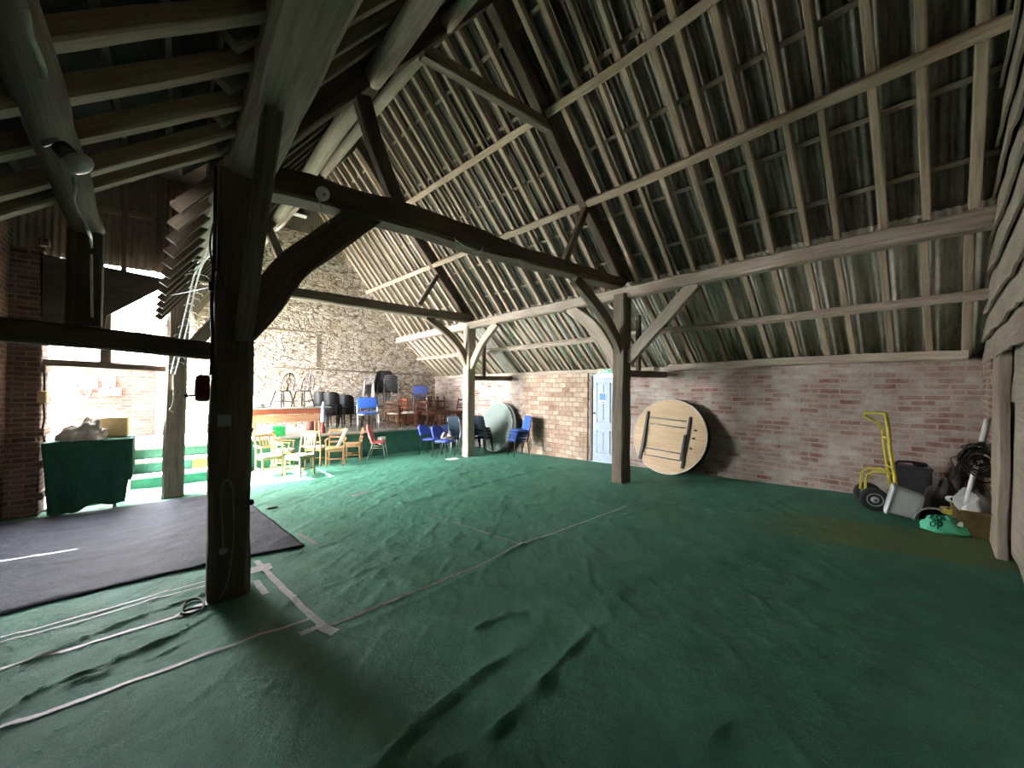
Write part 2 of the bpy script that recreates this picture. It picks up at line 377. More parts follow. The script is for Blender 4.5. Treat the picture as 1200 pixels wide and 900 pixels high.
    def grid(s, fn, nu, nv, thick=0.0, nrm=None, smooth=True):
        """fn(u, v) -> point; with thick the sheet gets a back along nrm."""
        vs = [np.array(fn(i/nu, j/nv), float) for i in range(nu+1) for j in range(nv+1)]
        q = lambda i, j: i*(nv+1)+j
        fs = [[q(i, j), q(i+1, j), q(i+1, j+1), q(i, j+1)] for i in range(nu) for j in range(nv)]
        if thick:
            o = len(vs); nn = np.array(nrm, float)*thick; vs = vs+[p+nn for p in vs]
            fs += [[o+a for a in f[::-1]] for f in list(fs)]
            edge = [q(i, 0) for i in range(nu+1)]+[q(nu, j) for j in range(1, nv+1)]+[q(i, nv) for i in range(nu-1, -1, -1)]+[q(0, j) for j in range(nv-1, 0, -1)]
            for a, b in zip(edge, edge[1:]+edge[:1]): fs.append([b, a, o+a, o+b])
        return s.add(vs, fs, None, smooth)
    def cushion(s, c, size, rot=(0, 0, 0), n=2.6, seg=(14, 8)):
        """a soft padded block (superellipsoid)"""
        R = Euler(rot).to_matrix(); cc = Vector(c); vs = []
        nu, nv = seg
        def sp(x, e): return math.copysign(abs(x)**(2/e), x)
        for i in range(nv+1):
            b = -PI/2+PI*i/nv
            for j in range(nu):
                a = 2*PI*j/nu
                p = (sp(math.cos(b), 2.6)*sp(math.cos(a), n*1.8)*size[0]/2, sp(math.cos(b), 2.6)*sp(math.sin(a), n*1.8)*size[1]/2, sp(math.sin(b), 2.4)*size[2]/2)
                vs.append(tuple(cc+R@Vector(p)))
        fs = [[i*nu+j, i*nu+(j+1) % nu, (i+1)*nu+(j+1) % nu, (i+1)*nu+j] for i in range(nv) for j in range(nu)]
        return s.add(vs, fs, None, True)
    def build(s, name, m_, parent=None, pivot=None):
        me = bpy.data.meshes.new(name); vs = np.array(s.v)
        piv = np.zeros(3)
        if parent is None:
            if pivot is not None: piv = np.array(pivot, float)
            else: piv = np.array([(vs[:, 0].min()+vs[:, 0].max())/2, (vs[:, 1].min()+vs[:, 1].max())/2, vs[:, 2].min()])
        me.from_pydata([tuple(p) for p in (vs-piv)], [], s.f)
        at = me.attributes.new('grain', 'FLOAT_VECTOR', 'POINT'); at.data.foreach_set('vector', np.array(s.g, dtype=np.float32).ravel())
        me.polygons.foreach_set('use_smooth', s.sm)
        bm = bmesh.new(); bm.from_mesh(me); bmesh.ops.recalc_face_normals(bm, faces=bm.faces); bm.to_mesh(me); bm.free()
        me.materials.append(m_)
        o = bpy.data.objects.new(name, me); COL.objects.link(o); o.location = piv
        if parent is not None: o.parent = parent
        return o
def tag(o, label=None, cat=None, group=None, kind=None):
    if label: o['label'] = label
    if cat: o['category'] = cat
    if group: o['group'] = group
    if kind: o['kind'] = kind
    return o
def struct(o, label, cat): return tag(o, label, cat, None, 'structure')
def empty(name, loc=(0, 0, 0), rz=0.0, label=None, cat=None, group=None, rot=None):
    o = bpy.data.objects.new(name, None); COL.objects.link(o); o.empty_display_size = .1
    o.location = loc; o.rotation_euler = rot if rot else (0, 0, rz); tag(o, label, cat, group); return o
KIDS = {}
def kids(o): return [c for c in bpy.data.objects if c.parent == o]
def dup(o, loc=None, rz=None, label=None, group=None, rot=None, parent=None):
    c = o.copy(); COL.objects.link(c)
    if parent is not None: c.parent = parent
    else:
        if loc is not None: c.location = loc
        if rz is not None: c.rotation_euler = (0, 0, rz)
        if rot is not None: c.rotation_euler = rot
        if label: c['label'] = label
        if group: c['group'] = group
    for k in kids(o): dup(k, parent=c)
    return c
# ------------------------------------------------------------------ the roof's own section
XR, XL, ZP = 6.1, .35, 3.55            # arcade lines and the height of rafters over them
XRIDGE = 2.85
def srt(y): return .97+max(0., min(y, 13.3)-2.5)/10.7*.33
def zridge(y): return ZP+srt(y)*(XR-XRIDGE)
def zr(x, y):                          # underside of the right-hand rafters
    return ZP+srt(y)*(XR-x) if x <= XR else ZP-.90*(x-XR)
def zl(x, y): return ZP+(zridge(y)-ZP)*(x-XL)/(XRIDGE-XL)
Y0, Y1, XW = -.45, 13.2, 7.65
YT1, YT2 = 3.78, 8.66                  # the two trusses
ZTOP = 2.15

# floor: one big carpeted sheet with its ruckles
def ridges():
    out = []
    def rd(pts, h, w): out.append(([onF(*p)[:2] for p in pts], h, w))
    rd([(520, 899), (585, 852), (640, 795), (690, 740)], 0.026, 0.024)
    rd([(440, 899), (490, 850), (545, 800), (608, 760)], 0.022, 0.026)
    rd([(808, 899), (835, 868), (858, 838)], 0.012, 0.021)
    rd([(0, 795), (90, 750), (170, 722), (230, 700)], 0.019, 0.026)
    rd([(0, 842), (60, 805), (130, 775), (215, 740)], 0.021, 0.026)
    rd([(40, 815), (120, 790), (190, 765), (240, 742)], 0.017, 0.023)
    rd([(395, 745), (520, 690), (610, 640), (745, 600), (860, 572)], 0.011, 0.031)
    rd([(470, 590), (540, 575), (620, 553), (665, 545)], 0.028, 0.031)
    rd([(395, 566), (470, 552), (520, 548)], 0.019, 0.031)
    rd([(405, 590), (440, 575), (480, 562)], 0.019, 0.031)
    rd([(420, 605), (445, 588), (462, 580)], 0.017, 0.026)
    rd([(330, 655), (420, 628), (500, 612)], 0.014, 0.031)
    rd([(380, 690), (460, 655), (540, 630)], 0.011, 0.026)
    rd([(880, 602), (930, 580)], 0.019, 0.026)
    rd([(800, 590), (850, 572)], 0.014, 0.026)
    rd([(560, 735), (590, 722), (610, 722)], 0.021, 0.026)
    rd([(560, 600), (640, 590), (720, 597)], 0.014, 0.031)
    rd([(100, 900), (260, 828), (400, 770)], 0.008, 0.026)
    return out
xs = np.concatenate([np.arange(-3.4, -1.2, .12), np.arange(-1.2, 3.4, .022), np.arange(3.4, 7.9, .045)])
ys = np.concatenate([np.arange(-.7, 4.6, .024), np.arange(4.6, 9.4, .04), np.arange(9.4, 13.5, .12)])
GX, GY = np.meshgrid(xs, ys, indexing='ij')
GZ = FS*(np.clip(GY, -1.5, 13.2)-FY0)
for pts, h, w in ridges():
    dm = np.full(GX.shape, 9.0)
    for a, b in zip(pts, pts[1:]):
        ab = b-a; t = np.clip(((GX-a[0])*ab[0]+(GY-a[1])*ab[1])/(ab@ab), 0, 1)
        wob = .03*np.sin(GX*9+GY*4)
        d = np.hypot(GX-a[0]-t*ab[0]+wob, GY-a[1]-t*ab[1]); dm = np.minimum(dm, d)
    GZ += 1.1*h*np.exp(-(dm/w)**2)
def vnoise(X, Y, f, sd):
    rs = np.random.RandomState(sd); T = rs.rand(256, 256)
    x, y = X*f+50, Y*f+50; xi, yi = np.floor(x).astype(int), np.floor(y).astype(int); u, v = x-xi, y-yi
    u = u*u*(3-2*u); v = v*v*(3-2*v); g = lambda a, b: T[a % 256, b % 256]
    return (g(xi, yi)*(1-u)+g(xi+1, yi)*u)*(1-v)+(g(xi, yi+1)*(1-u)+g(xi+1, yi+1)*u)*v-.5
far = np.clip((GX-5.9)/.8, 0, 1)
GZ += (.010*vnoise(GX, GY, 1.4, 1)+.012*vnoise(GX*.8+GY*.6, (GY*.8-GX*.6)*2.6, 2.1, 2)+.006*vnoise(GX, GY, 6.0, 3)+.017*np.maximum(0, vnoise(GX*.75+GY*.66, (GY*.75-GX*.66)*3.2, 3.4, 5)-.18)*2+.012*np.maximum(0, vnoise(GX*.5+GY*.87, (GY*.5-GX*.87)*3, 5.5, 8)-.2)*2)*(1-.6*far)
nx, ny = GX.shape
me = bpy.data.meshes.new('floor')
V_ = np.stack([GX, GY, GZ], -1).reshape(-1, 3)
I_ = np.arange(nx*ny).reshape(nx, ny)
F_ = np.stack([I_[:-1, :-1], I_[1:, :-1], I_[1:, 1:], I_[:-1, 1:]], -1).reshape(-1, 4)
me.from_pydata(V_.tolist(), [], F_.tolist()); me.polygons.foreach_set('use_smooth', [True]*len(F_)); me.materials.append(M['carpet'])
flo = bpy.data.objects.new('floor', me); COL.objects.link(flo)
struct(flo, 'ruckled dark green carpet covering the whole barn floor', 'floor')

# brick side wall with the door opening
DY0, DY1, DZ1 = 4.62, 5.60, 2.03
mb = MB()
def wallbox(mb, y0, y1, z0, z1, x0=XW, t=.3): mb.box((x0+t/2, (y0+y1)/2, (z0+z1)/2), (t, y1-y0, z1-z0))
wallbox(mb, Y0-.3, DY0, -.6, ZTOP); wallbox(mb, DY1, Y1+.3, -.6, ZTOP); wallbox(mb, DY0, DY1, DZ1, ZTOP)
struct(mb.build('wall_right', M['brick']), 'low worn red brick side wall under the sloping roof', 'wall')
mb = MB(); YP0, YP1 = DY1+.12, onX(612, 500, XW-.03)[1]
mb.box((XW, (YP0+YP1)/2, .8), (.06, YP1-YP0, 2.55))
struct(mb.build('wall_patch', M['brick_new']), 'smooth buff pink brickwork panel left of the pale door', 'wall')
# ragged stone-mortar plinth strip hidden: wall plate on top of the brick
mb = MB(); mb.bar([(XW-.02, -.3, 2.14), (XW-.03, 1.3, 2.16), (XW-.02, 3.0, 2.13), (XW-.02, 3.62, 2.12)], .26, .13, jit=.014, seed=3, seg=.2)
tag(mb.build('roof_plate', M['oak_grey']), 'grey timber wall plate along the brick wall top, nearer the boarded wall', 'beam')
mb = MB(); mb.bar([(XW, 3.95, 2.12), (XW, 8.5, 2.11), (XW, 13.1, 2.10)], .2, .09, jit=.01, seed=4, seg=.3)
tag(mb.build('roof_plate', M['oak_grey']), 'grey timber wall plate along the brick wall top above the pale door', 'beam')

# stone gable, corrugated gable top
mb = MB()
zg = lambda x: min(zr(x, 13.2), zl(x, 13.2) if x < XRIDGE else 99)
gx = [-.42, XL, 1.0, 1.7, 2.3, 3.0, 3.6, 3.9, 4.6, 5.4, XR, 6.9, 7.8]
top = [min(6.55, (zl(x, 13.2) if x < XRIDGE else zr(x, 13.2))+.1) if x >= XL else 3.0+.5*(x+.42)/.77 for x in gx]
vs = []; fs = []
for x, z in zip(gx, top): vs += [(x, Y1, -.8), (x, Y1, z), (x, Y1+.45, -.8), (x, Y1+.45, z)]
for k in range(len(gx)-1):
    a, b = k*4, k*4+4; fs += [(a, b, b+1, a+1), (a+2, a+3, b+3, b+2), (a+1, b+1, b+3, a+3)]
fs += [(0, 1, 3, 2)]
mb.add(vs, fs)
struct(mb.build('wall_back', M['stone']), 'tall cream rubble stone gable wall behind the stage', 'wall')
mb = MB(); mb.box((-1.6, Y1+.2, .75), (2.4, .4, 3.0)); 
struct(mb.build('wall_court', M['brick_court']), 'low sunlit brick yard wall beyond the side opening', 'wall')
mb = MB()
def corr(mb, p0, du, dv, lu, lv, nrm, amp=.011, pitch=.076, spp=6, nv=1):
    """corrugated sheet: corrugations repeat along du, run along dv"""
    p0, du, dv, nrm = map(lambda q: np.array(q, float), (p0, du, dv, nrm))
    nu = int(lu/pitch*spp); vs = []
    for j in range(nv+1):
        for i in range(nu+1):
            u = lu*i/nu; vs.append(p0+du*u+dv*(lv*j/nv)+nrm*amp*math.sin(2*PI*u/pitch))
    fs = [[j*(nu+1)+i, j*(nu+1)+i+1, (j+1)*(nu+1)+i+1, (j+1)*(nu+1)+i] for j in range(nv) for i in range(nu)]
    mb.add(vs, fs, None, True)
corr(mb, (1.2, Y1+.05, 6.5), (1, 0, 0), (0, 0, 1), 3.4, 1.6, (0, 1, 0), nv=1)
struct(mb.build('wall_gable', M['sheet_wall']), 'rusty corrugated sheet in the peak above the stone gable', 'wall')
for nm, a, b, h, lab in (('trim_1', (1.5, 3.40), (3.25, 3.42), .05, 'thin dark timber strip let into the stone gable higher up'),
                         ('trim_2', (2.1, 2.26), (7.5, 2.18), .045, 'long thin dark timber strip let into the stone gable'),
                         ('trim_3', (3.38, 2.32), (3.36, 3.38), .09, 'upright dark timber strip let into the stone gable')):
    mb = MB(); mb.bar([(a[0], Y1-.005, a[1]), (b[0], Y1-.005, b[1])], .03, h, up=(0, 0, 1) if nm != 'trim_3' else (1, 0, 0), jit=.006, seed=7, seg=.2)
    struct(mb.build(nm, M['oak']), lab, 'trim')

# boarded end wall beside the camera: wide waney boards, lapped, with the panels and brick quoin below
mb = MB()
edges = [2.02, 2.30, 2.62, 2.98, 3.30, 3.66, 4.02, 4.40, 4.75, 5.15, 5.55, 6.0, 6.5]
for k, (za, zb) in enumerate(zip(edges, edges[1:])):
    def fn(u, v, za=za, zb=zb, k=k):
        x = -1.7+u*9.3
        w = .05*noise.noise(Vector((x*1.1, k*3.7, 0)))+.02*noise.noise(Vector((x*4, k*5.1, 0)))
        return (x, Y0+.045*(1-v)+.012*noise.noise(Vector((x*2, k, v*2))), (za+w)*(1-v)+(zb+.05)*v)
    o = len(mb.v); mb.grid(fn, 90, 3, .02, (0, -1, 0), False)
    for q in range(o, len(mb.v)): x, y, z = mb.v[q]; mb.g[q] = (x*1.0+k*9.7, y, z)
struct(mb.build('wall_front', M['board']), 'wide waney edged boards cladding the near end wall', 'wall')
mb = MB(); mb.box((7.25, Y0-.12, .75), (.9, .30, 2.6))
for k in range(16): mb.box((6.78-(k % 2)*.05, Y0-.12, .12+k*.12), (.12, .29, .085))
struct(mb.build('wall_corner', brick('corner_red_brick', 0, (.15, .06, .042), (.28, .15, .11), (.46, .41, .35), (.45, .38, .32), .5)), 'toothed brick return at the end of the boarded wall', 'wall')
mb = MB(); mb.bar([(5.80, Y0+.045, fz(0, -.4)-.02), (5.86, Y0+.03, 1.1), (5.95, Y0+.01, 2.05)], .62, .07, up=(0, 1, 0), jit=.016, seed=9, seg=.15)
tag(mb.build('roof_post', M['oak_grey']), 'worn grey post standing against the boarded end wall by the junk heap', 'post')
mb = MB()
mb.grid(lambda u, v: (1.2+u*4.1, Y0+.02+.012*noise.noise(Vector((u*9, v*3, 1)))-.03*v, fz(0, -.4)+.12+v*1.30+.06*noise.noise(Vector((u*7, v*2, 5)))), 40, 6, .02, (0, -1, 0), False)
mb.grid(lambda u, v: (1.2+u*4.25, Y0+.0+.012*noise.noise(Vector((u*8, v*3, 8)))-.03*v, fz(0, -.4)+1.40+v*.52+.05*noise.noise(Vector((u*8, 0, 3)))*(1-v)), 40, 4, .02, (0, -1, 0), False)
struct(mb.build('wall_panel', M['board']), 'two wide dusty panels under the waney boards', 'wall')
mb = MB()
gl = [(-2.2, -.8), (8.1, -.8), (8.1, zr(8.1, 0)+.3), (XR, zr(XR, 0)+.3), (XRIDGE, zridge(0)+.35), (XL, ZP+.3), (-2.2, 1.9)]
mb.add([(x, Y0-.05, z) for x, z in gl]+[(x, Y0-.10, z) for x, z in gl], [tuple(range(7)), tuple(range(13, 6, -1))]+[(i, (i+1) % 7, 7+(i+1) % 7, 7+i) for i in range(7)])
struct(mb.build('wall_light_block', M['board_dark']), 'unseen dark backing added behind the boarded wall to block daylight', 'wall')  # added dark backing stops sky light leaking through the boarded wall

# ------------------------------------------------------------------ corrugated roof, right slope: nave and aisle
mb = MB()
def roof_sheet(mb, xa, xb, off, pitch=.076, spp=6, y0=Y0-.2, y1=Y1+.3, ov=.0):
    n = int((y1-y0)/pitch*spp); vs = []
    for i in range(n+1):
        y = y0+(y1-y0)*i/n; c = .011*math.sin(2*PI*(y-y0)/pitch)
        for x in (xa, xb):
            s_ = srt(y) if max(xa, xb) <= XR+.01 else .90
            nx_, nz_ = s_/math.hypot(s_, 1), 1/math.hypot(s_, 1)
            vs.append((x+nx_*(off+c), y, zr(x, y)+nz_*(off+c)))
    mb.add(vs, [[2*i, 2*i+2, 2*i+3, 2*i+1] for i in range(n)], None, True)
roof_sheet(mb, XR, 5.15, .145); roof_sheet(mb, 5.23, 4.05, .160); roof_sheet(mb, 4.13, XRIDGE-.12, .145)
struct(mb.build('ceiling', M['sheet']), 'weathered corrugated sheeting over the tall right roof slope', 'roof')
mb = MB(); roof_sheet(mb, XW+.35, XR-.09, .160)
struct(mb.build('roof_aisle', M['sheet_aisle']), 'mossy corrugated sheeting over the low aisle above the brick wall', 'roof')

def timber(name, pts, w, h, m_, label, cat, up=(0, 0, 1), jit=.012, seed=None, seg=.16, group=None, ch=.12):
    mb = MB(); mb.bar(pts, w, h, up, jit, random.randint(0, 99) if seed is None else seed, ch, seg)
    return tag(mb.build(name, M[m_]), label, cat, group)

# rafters
RL = {0: 'pale common rafter under the right roof slope between end wall and near truss',
      1: 'pale common rafter under the right roof slope between the two trusses',
      2: 'pale common rafter under the right roof slope between far truss and stone gable'}
AL = {0: 'short pale rafter over the brick wall between end wall and near post',
      1: 'short pale rafter over the brick wall between the two right-hand posts',
      2: 'short pale rafter over the brick wall beyond the far post'}
bay = lambda y: 0 if y < YT1 else 1 if y < YT2 else 2
y = Y0+.16
k = 0
while y < Y1-.05:
    if abs(y-YT1) > .17 and abs(y-YT2) > .15:
        j1, j2 = random.uniform(-.035, .035), random.uniform(-.03, .03); w = random.uniform(.062, .085)
        xe = XRIDGE+.02; n_ = (srt(y)/math.hypot(srt(y), 1)*.05, 1/math.hypot(srt(y), 1)*.05)
        b = bay(y)
        timber('roof_rafter', [(XR+n_[0], y+j1, zr(XR, y)+n_[1]), ((XR+xe)/2+n_[0], y+(j1+j2)/2+random.uniform(-.012, .012), zr((XR+xe)/2, y)+n_[1]), (xe+n_[0], y+j2, zr(xe, y)+n_[1])],
               w, .09, 'rafter', RL[b], 'rafter', up=(n_[0], 0, n_[1]), jit=.005, seed=k, seg=.5, group='right-slope common rafters, bay '+('nearest', 'middle', 'furthest')[b])
        j3 = j1+random.uniform(-.02, .02)
        timber('roof_rafter', [(XW+.22, y+j3, zr(XW+.22, y)+.04), (XR+.02, y+j1+.03, zr(XR+.02, y)+.04)], w, .085, 'rafter', AL[b], 'rafter',
               up=(.67, 0, .74), jit=.005, seed=k+50, seg=.5, group='aisle rafters, bay '+('nearest', 'middle', 'furthest')[b])
    y += random.uniform(.325, .375); k += 1
# battens between rafters and sheets, one row per bay
def battens(xlist, off, lab, grp):
    for x in xlist:
        for ya, yb in ((Y0, YT1), (YT1, YT2), (YT2, Y1)):
            ym = (ya+yb)/2
            s_ = srt(ym) if x <= XR else .9; nx_, nz_ = s_/math.hypot(s_, 1)*off, 1/math.hypot(s_, 1)*off
            timber('roof_batten', [(x+nx_, ya+.02, zr(x, ya)+nz_), (x+nx_, ym, zr(x, ym)+nz_), (x+nx_, yb-.02, zr(x, yb)+nz_)], .055, .035, 'batten', lab, 'batten', up=(nx_, 0, nz_), jit=.004, seg=.8, group=grp)
battens([5.75, 5.22, 4.48, 3.85, 3.25], .117, 'narrow brown batten crossing above the rafters of the tall right slope', 'roof battens of the tall right slope')
# ------------------------------------------------------------------ the timber frame
F1 = 3.66                               # near face of the first truss
def P1(x, y, d=0.0): p = onY(x, y, F1); p[1] += d; return p
# posts
timber('roof_post', [(.325, YT1, fz(0, 3.7)-.05), (.325, YT1, 1.6), (.335, YT1, 2.6), (.345, YT1, 3.36)], [.275, .265, .255, .25], .27, 'oak_dark',
       'massive dark timber post in the foreground standing on the green carpet', 'post', up=(0, 1, 0), jit=.012, seed=1, seg=.12)
timber('roof_post', [(6.03, YT1, fz(6, 3.7)-.04), (6.03, YT1, 1.2), (6.05, YT1, 2.2), (6.05, YT1, 3.4)], [.26, .26, .24, .24], .25, 'oak',
       'brown timber post beside the round plywood table and pale door', 'post', up=(0, 1, 0), jit=.012, seed=2, seg=.12)
timber('roof_post', [(6.1, YT2, fz(6, 8.6)-.05), (6.1, YT2, 2.0), (6.1, YT2, 3.4)], .27, .26, 'oak_grey',
       'pale grey timber post among the blue stacking chairs', 'post', up=(0, 1, 0), jit=.010, seed=3, seg=.12)
timber('roof_post', [(-.03, YT2, fz(0, 8.6)-.05), (-.02, YT2, 1.4), (.0, YT2, 3.3)], [.30, .27, .27], .28, 'oak',
       'stained timber post at the foot of the green carpeted steps', 'post', up=(0, 1, 0), jit=.014, seed=4, seg=.12)
# tie beams (the near one is waney and rises to the right)
top = [(310, 193), (370, 204), (430, 224), (500, 243), (560, 266), (620, 290), (680, 309), (728, 325)]
bot = [(310, 222), (370, 236), (430, 252), (500, 272), (560, 291), (620, 308), (680, 323), (733, 338)]
pts, hh = [], []
for a, b in zip(top, bot):
    p, q = P1(*a, .13), P1(*b, .13); pts.append((p+q)/2); hh.append(p[2]-q[2])
pts = [np.array((.30, YT1, pts[0][2]-.01))]+pts; hh = [hh[0]]+hh
timber('roof_tie', pts, .26, hh, 'oak_dark', 'great dark tie beam spanning from foreground post to the post by the plywood table', 'beam', jit=.012, seed=5, seg=.14)
timber('roof_tie', [(-.12, YT2, 3.60), (1.9, YT2, 3.575), (4.0, YT2, 3.58), (6.15, YT2, 3.63)], .22, .22, 'oak', 'dark tie beam of the far truss spanning above the stage chairs', 'beam', jit=.012, seed=6, seg=.16)
# principal rafters, collars, struts
def truss(Y, dark, far):
    zR, zL = zr, zl
    nm = 'far truss' if far else 'near truss'
    s_ = srt(Y); xe = XRIDGE
    n_ = np.array((s_, 0, 1))/math.hypot(s_, 1)
    a = np.array((XR-.03, Y, zR(XR, Y)+.06)); b = np.array((xe-.05, Y, zR(xe, Y)+.02))
    timber('roof_principal', [a, (a+b)/2-n_*.01, b], .16, .21, dark, 'dark principal rafter climbing the right side of the '+nm, 'rafter', up=n_, jit=.01, seg=.2)
    sl = (zridge(Y)-ZP)/(XRIDGE-XL); m_ = np.array((-sl, 0, 1))/math.hypot(sl, 1)
    a = np.array((XL+.1, Y, zL(XL+.1, Y)-.02)); b = np.array((xe+.05, Y, zL(xe, Y)-.06))
    timber('roof_principal', [a, (a+b)/2+m_*.01, b], .18, .26, dark, 'dark principal rafter climbing the left side of the '+nm, 'rafter', up=m_, jit=.012, seg=.2)
truss(YT1, 'oak_dark', False); truss(YT2, 'oak_dark', True)
timber('roof_collar', [P1(500, 52, .12), P1(575, 97, .12), P1(652, 146, .12)], .13, .15, 'oak', 'short collar beam high up joining both rafters of the near truss', 'beam', jit=.008, seed=8)
timber('roof_strut', [P1(428, 108, .1), P1(448, 175, .1), P1(473, 243, .1)], [.16, .15, .14], .12, 'oak', 'raking strut from near tie beam up to the left rafter', 'strut', up=(0, 1, 0), jit=.01, seed=9)
timber('roof_strut', [P1(692, 243, .1), P1(666, 308, .1)], .10, .09, 'oak', 'short strut near the right end of the near tie beam', 'strut', up=(0, 1, 0), jit=.006, seed=10)
P2 = lambda x, y: onY(x, y, YT2)
timber('roof_strut', [P2(517, 316), P2(491, 358)], .11, .1, 'oak', 'short strut near the right end of the far tie beam', 'strut', up=(0, 1, 0), jit=.006, seed=11)
timber('roof_strut', [(1.25, YT2, zl(1.25, YT2)-.1), (1.75, YT2, 3.66)], .15, .12, 'oak', 'raking strut at the left end of the far tie beam', 'strut', up=(0, 1, 0), jit=.008, seed=12)
# arcade plates
for k, (ya, yb, lab) in enumerate(((Y0+.02, YT1, 'pale arcade plate from the end wall to the post by the plywood table'), (YT1, YT2, 'pale arcade plate between the two right-hand posts'), (YT2, Y1+.1, 'pale arcade plate from the far post to the stone gable'))):
    timber('roof_plate', [(6.1, ya, 3.425), (6.1, (ya+yb)/2, 3.435), (6.1, yb, 3.425)], .20, .19, 'oak_grey', lab, 'beam', jit=.012, seed=20+k, seg=.2)
timber('roof_plate', [(.44, Y0+.1, 3.47), (.44, 1.5, 3.46), (.43, 2.7, 3.455), (.40, 3.95, 3.45)], .29, .24, 'oak_grey', 'broad arcade plate overhead running from the foreground post towards the camera', 'beam', jit=.014, seed=24, seg=.15)
timber('roof_plate', [(.36, 3.95, 3.47), (.24, 5.4, 3.47), (.12, 7.0, 3.455), (.0, 8.8, 3.43)], .24, .20, 'oak_grey', 'pale arcade plate lit from below between foreground post and the post at the steps', 'beam', jit=.016, seed=25, seg=.15)
timber('roof_plate', [(.0, 8.8, 3.43), (.12, 11, 3.43), (.25, 13.25, 3.43)], .22, .20, 'oak', 'arcade plate on the open side beyond the post at the steps', 'beam', jit=.012, seed=26, seg=.2)
# braces
timber('roof_brace', [P1(282, 384, .13), P1(312, 352, .13), P1(345, 310, .13), P1(390, 277, .13), P1(448, 238, .13)], [.27, .27, .26, .26, .26], .16, 'oak_dark',
       'thick curved dark brace from foreground post up to the near tie beam', 'brace', up=(0, 1, 0), jit=.010, seed=30, seg=.1)
timber('roof_brace', [P1(738, 424, .12), P1(727, 393, .12), P1(708, 360, .12), P1(680, 325, .12)], [.17, .18, .18, .18], .12, 'oak',
       'curved brace from the post by the plywood table up to the near tie beam', 'brace', up=(0, 1, 0), jit=.008, seed=31, seg=.1)
timber('roof_brace', [(6.08, YT1-.1, 2.20), (6.09, 3.15, 2.72), (6.1, 2.50, 3.36)], .12, .20, 'oak_grey', 'straight grey brace from the post by the plywood table towards the end wall', 'brace', up=(0, .8, .6), jit=.008, seed=32, seg=.12)
timber('roof_brace', [(6.08, YT1+.1, 2.02), (6.09, 4.15, 2.55), (6.1, 4.5, 2.95), (6.1, 5.05, 3.36)], .12, [.20, .22, .24, .22], 'oak_grey', 'curved grey brace from the post by the plywood table towards the door', 'brace', up=(0, -.8, .6), jit=.008, seed=33, seg=.1)
timber('roof_brace', [P2(550, 433), P2(541, 411), P2(526, 392), P2(500, 371)], .18, .12, 'oak', 'curved brace from the far pale post up to the far tie beam', 'brace', up=(0, 1, 0), jit=.008, seed=34, seg=.1)
timber('roof_brace', [(6.1, YT2-.1, 2.25), (6.1, 8.1, 2.85), (6.1, 7.45, 3.36)], .12, .20, 'oak_grey', 'grey curved brace from the far pale post towards the camera', 'brace', up=(0, .8, .6), jit=.008, seed=35, seg=.1)
timber('roof_brace', [(6.1, YT2+.1, 2.25), (6.1, 9.2, 2.85), (6.1, 9.85, 3.36)], .12, .18, 'oak_grey', 'grey curved brace from the far pale post towards the stone gable', 'brace', up=(0, -.8, .6), jit=.008, seed=36, seg=.1)
timber('roof_brace', [(.08, YT2, 2.2), (.45, YT2, 2.75), (1.05, YT2, 3.5)], .2, .14, 'oak', 'brace from the post at the steps up to the far tie beam', 'brace', up=(0, 1, 0), jit=.008, seed=37, seg=.12)
timber('roof_brace', [(.38, YT1-.16, 2.05), (.40, 3.10, 2.80), (.41, 2.68, 3.36)], .10, .17, 'oak', 'slim upright brace from foreground post up to the arcade plate overhead', 'brace', up=(0, .9, .4), jit=.006, seed=38, seg=.12)
# aisle ties and their struts
for Y, k, lab in ((YT1, 0, 'post by the plywood table'), (YT2, 1, 'far pale post')):
    timber('roof_tie', [(6.2, Y, 1.965), (7.0, Y, 1.975), (7.72, Y, 1.99)], .14, .13, 'oak', 'short aisle tie from the '+lab+' to the brick wall', 'beam', jit=.008, seed=40+k)
    timber('roof_strut', [(6.62, Y, 2.02), (6.62, Y, zr(6.62, Y)+.02)], .09, .08, 'oak', 'little upright strut on the aisle tie beside the '+lab, 'strut', up=(0, 1, 0), jit=.005, seed=42+k)
# purlins
def purl(fr, ya, yb, m_, lab, seed, log=False, side='R', d=.11, w=.12, h=.12):
    def pt(y):
        if side == 'R':
            x = XR-(XR-XRIDGE)*fr; s_ = srt(y); n_ = np.array((s_, 0, 1))/math.hypot(s_, 1); return np.array((x, y, zr(x, y)))-n_*(h/2+.0)
        x = XL+(XRIDGE-XL)*fr; s_ = (zridge(y)-ZP)/(XRIDGE-XL); n_ = np.array((-s_, 0, 1))/math.hypot(s_, 1); return np.array((x, y, zl(x, y)))-n_*d
    n = 9; P = [pt(ya+(yb-ya)*i/n) for i in range(n+1)]
    s_ = srt((ya+yb)/2); u = (s_, 0, 1) if side == 'R' else (-1.25, 0, 1)
    if log:
        mb = MB(); mb.tube([p+np.array((noise.noise(Vector((p[1]*.7, seed, 0)))*.02, 0, noise.noise(Vector((p[1]*.7, seed, 9)))*.02)) for p in P], [w*.5*(1+.12*noise.noise(Vector((p[1]*1.3, seed, 3)))) for p in P], 12, jit=.10, seed=seed)
        return tag(mb.build('roof_purlin', M[m_]), lab, 'purlin')
    return timber('roof_purlin', P, w, h, m_, lab, 'purlin', up=u, jit=.008, seed=seed, seg=.25)
nmR = [('upper', .655), ('middle', .355)]
for nm, fr in nmR:
    for ya, yb, bl in ((Y0+.02, YT1-.03, 'from end wall to the near truss'), (YT1+.03, YT2, 'between the two trusses'), (YT2, Y1+.1, 'from far truss to the stone gable')):
        purl(fr, ya, yb, 'rafter', nm+' pale purlin of the right roof slope '+bl, int(fr*100)+int(ya), w=.11, h=.10)
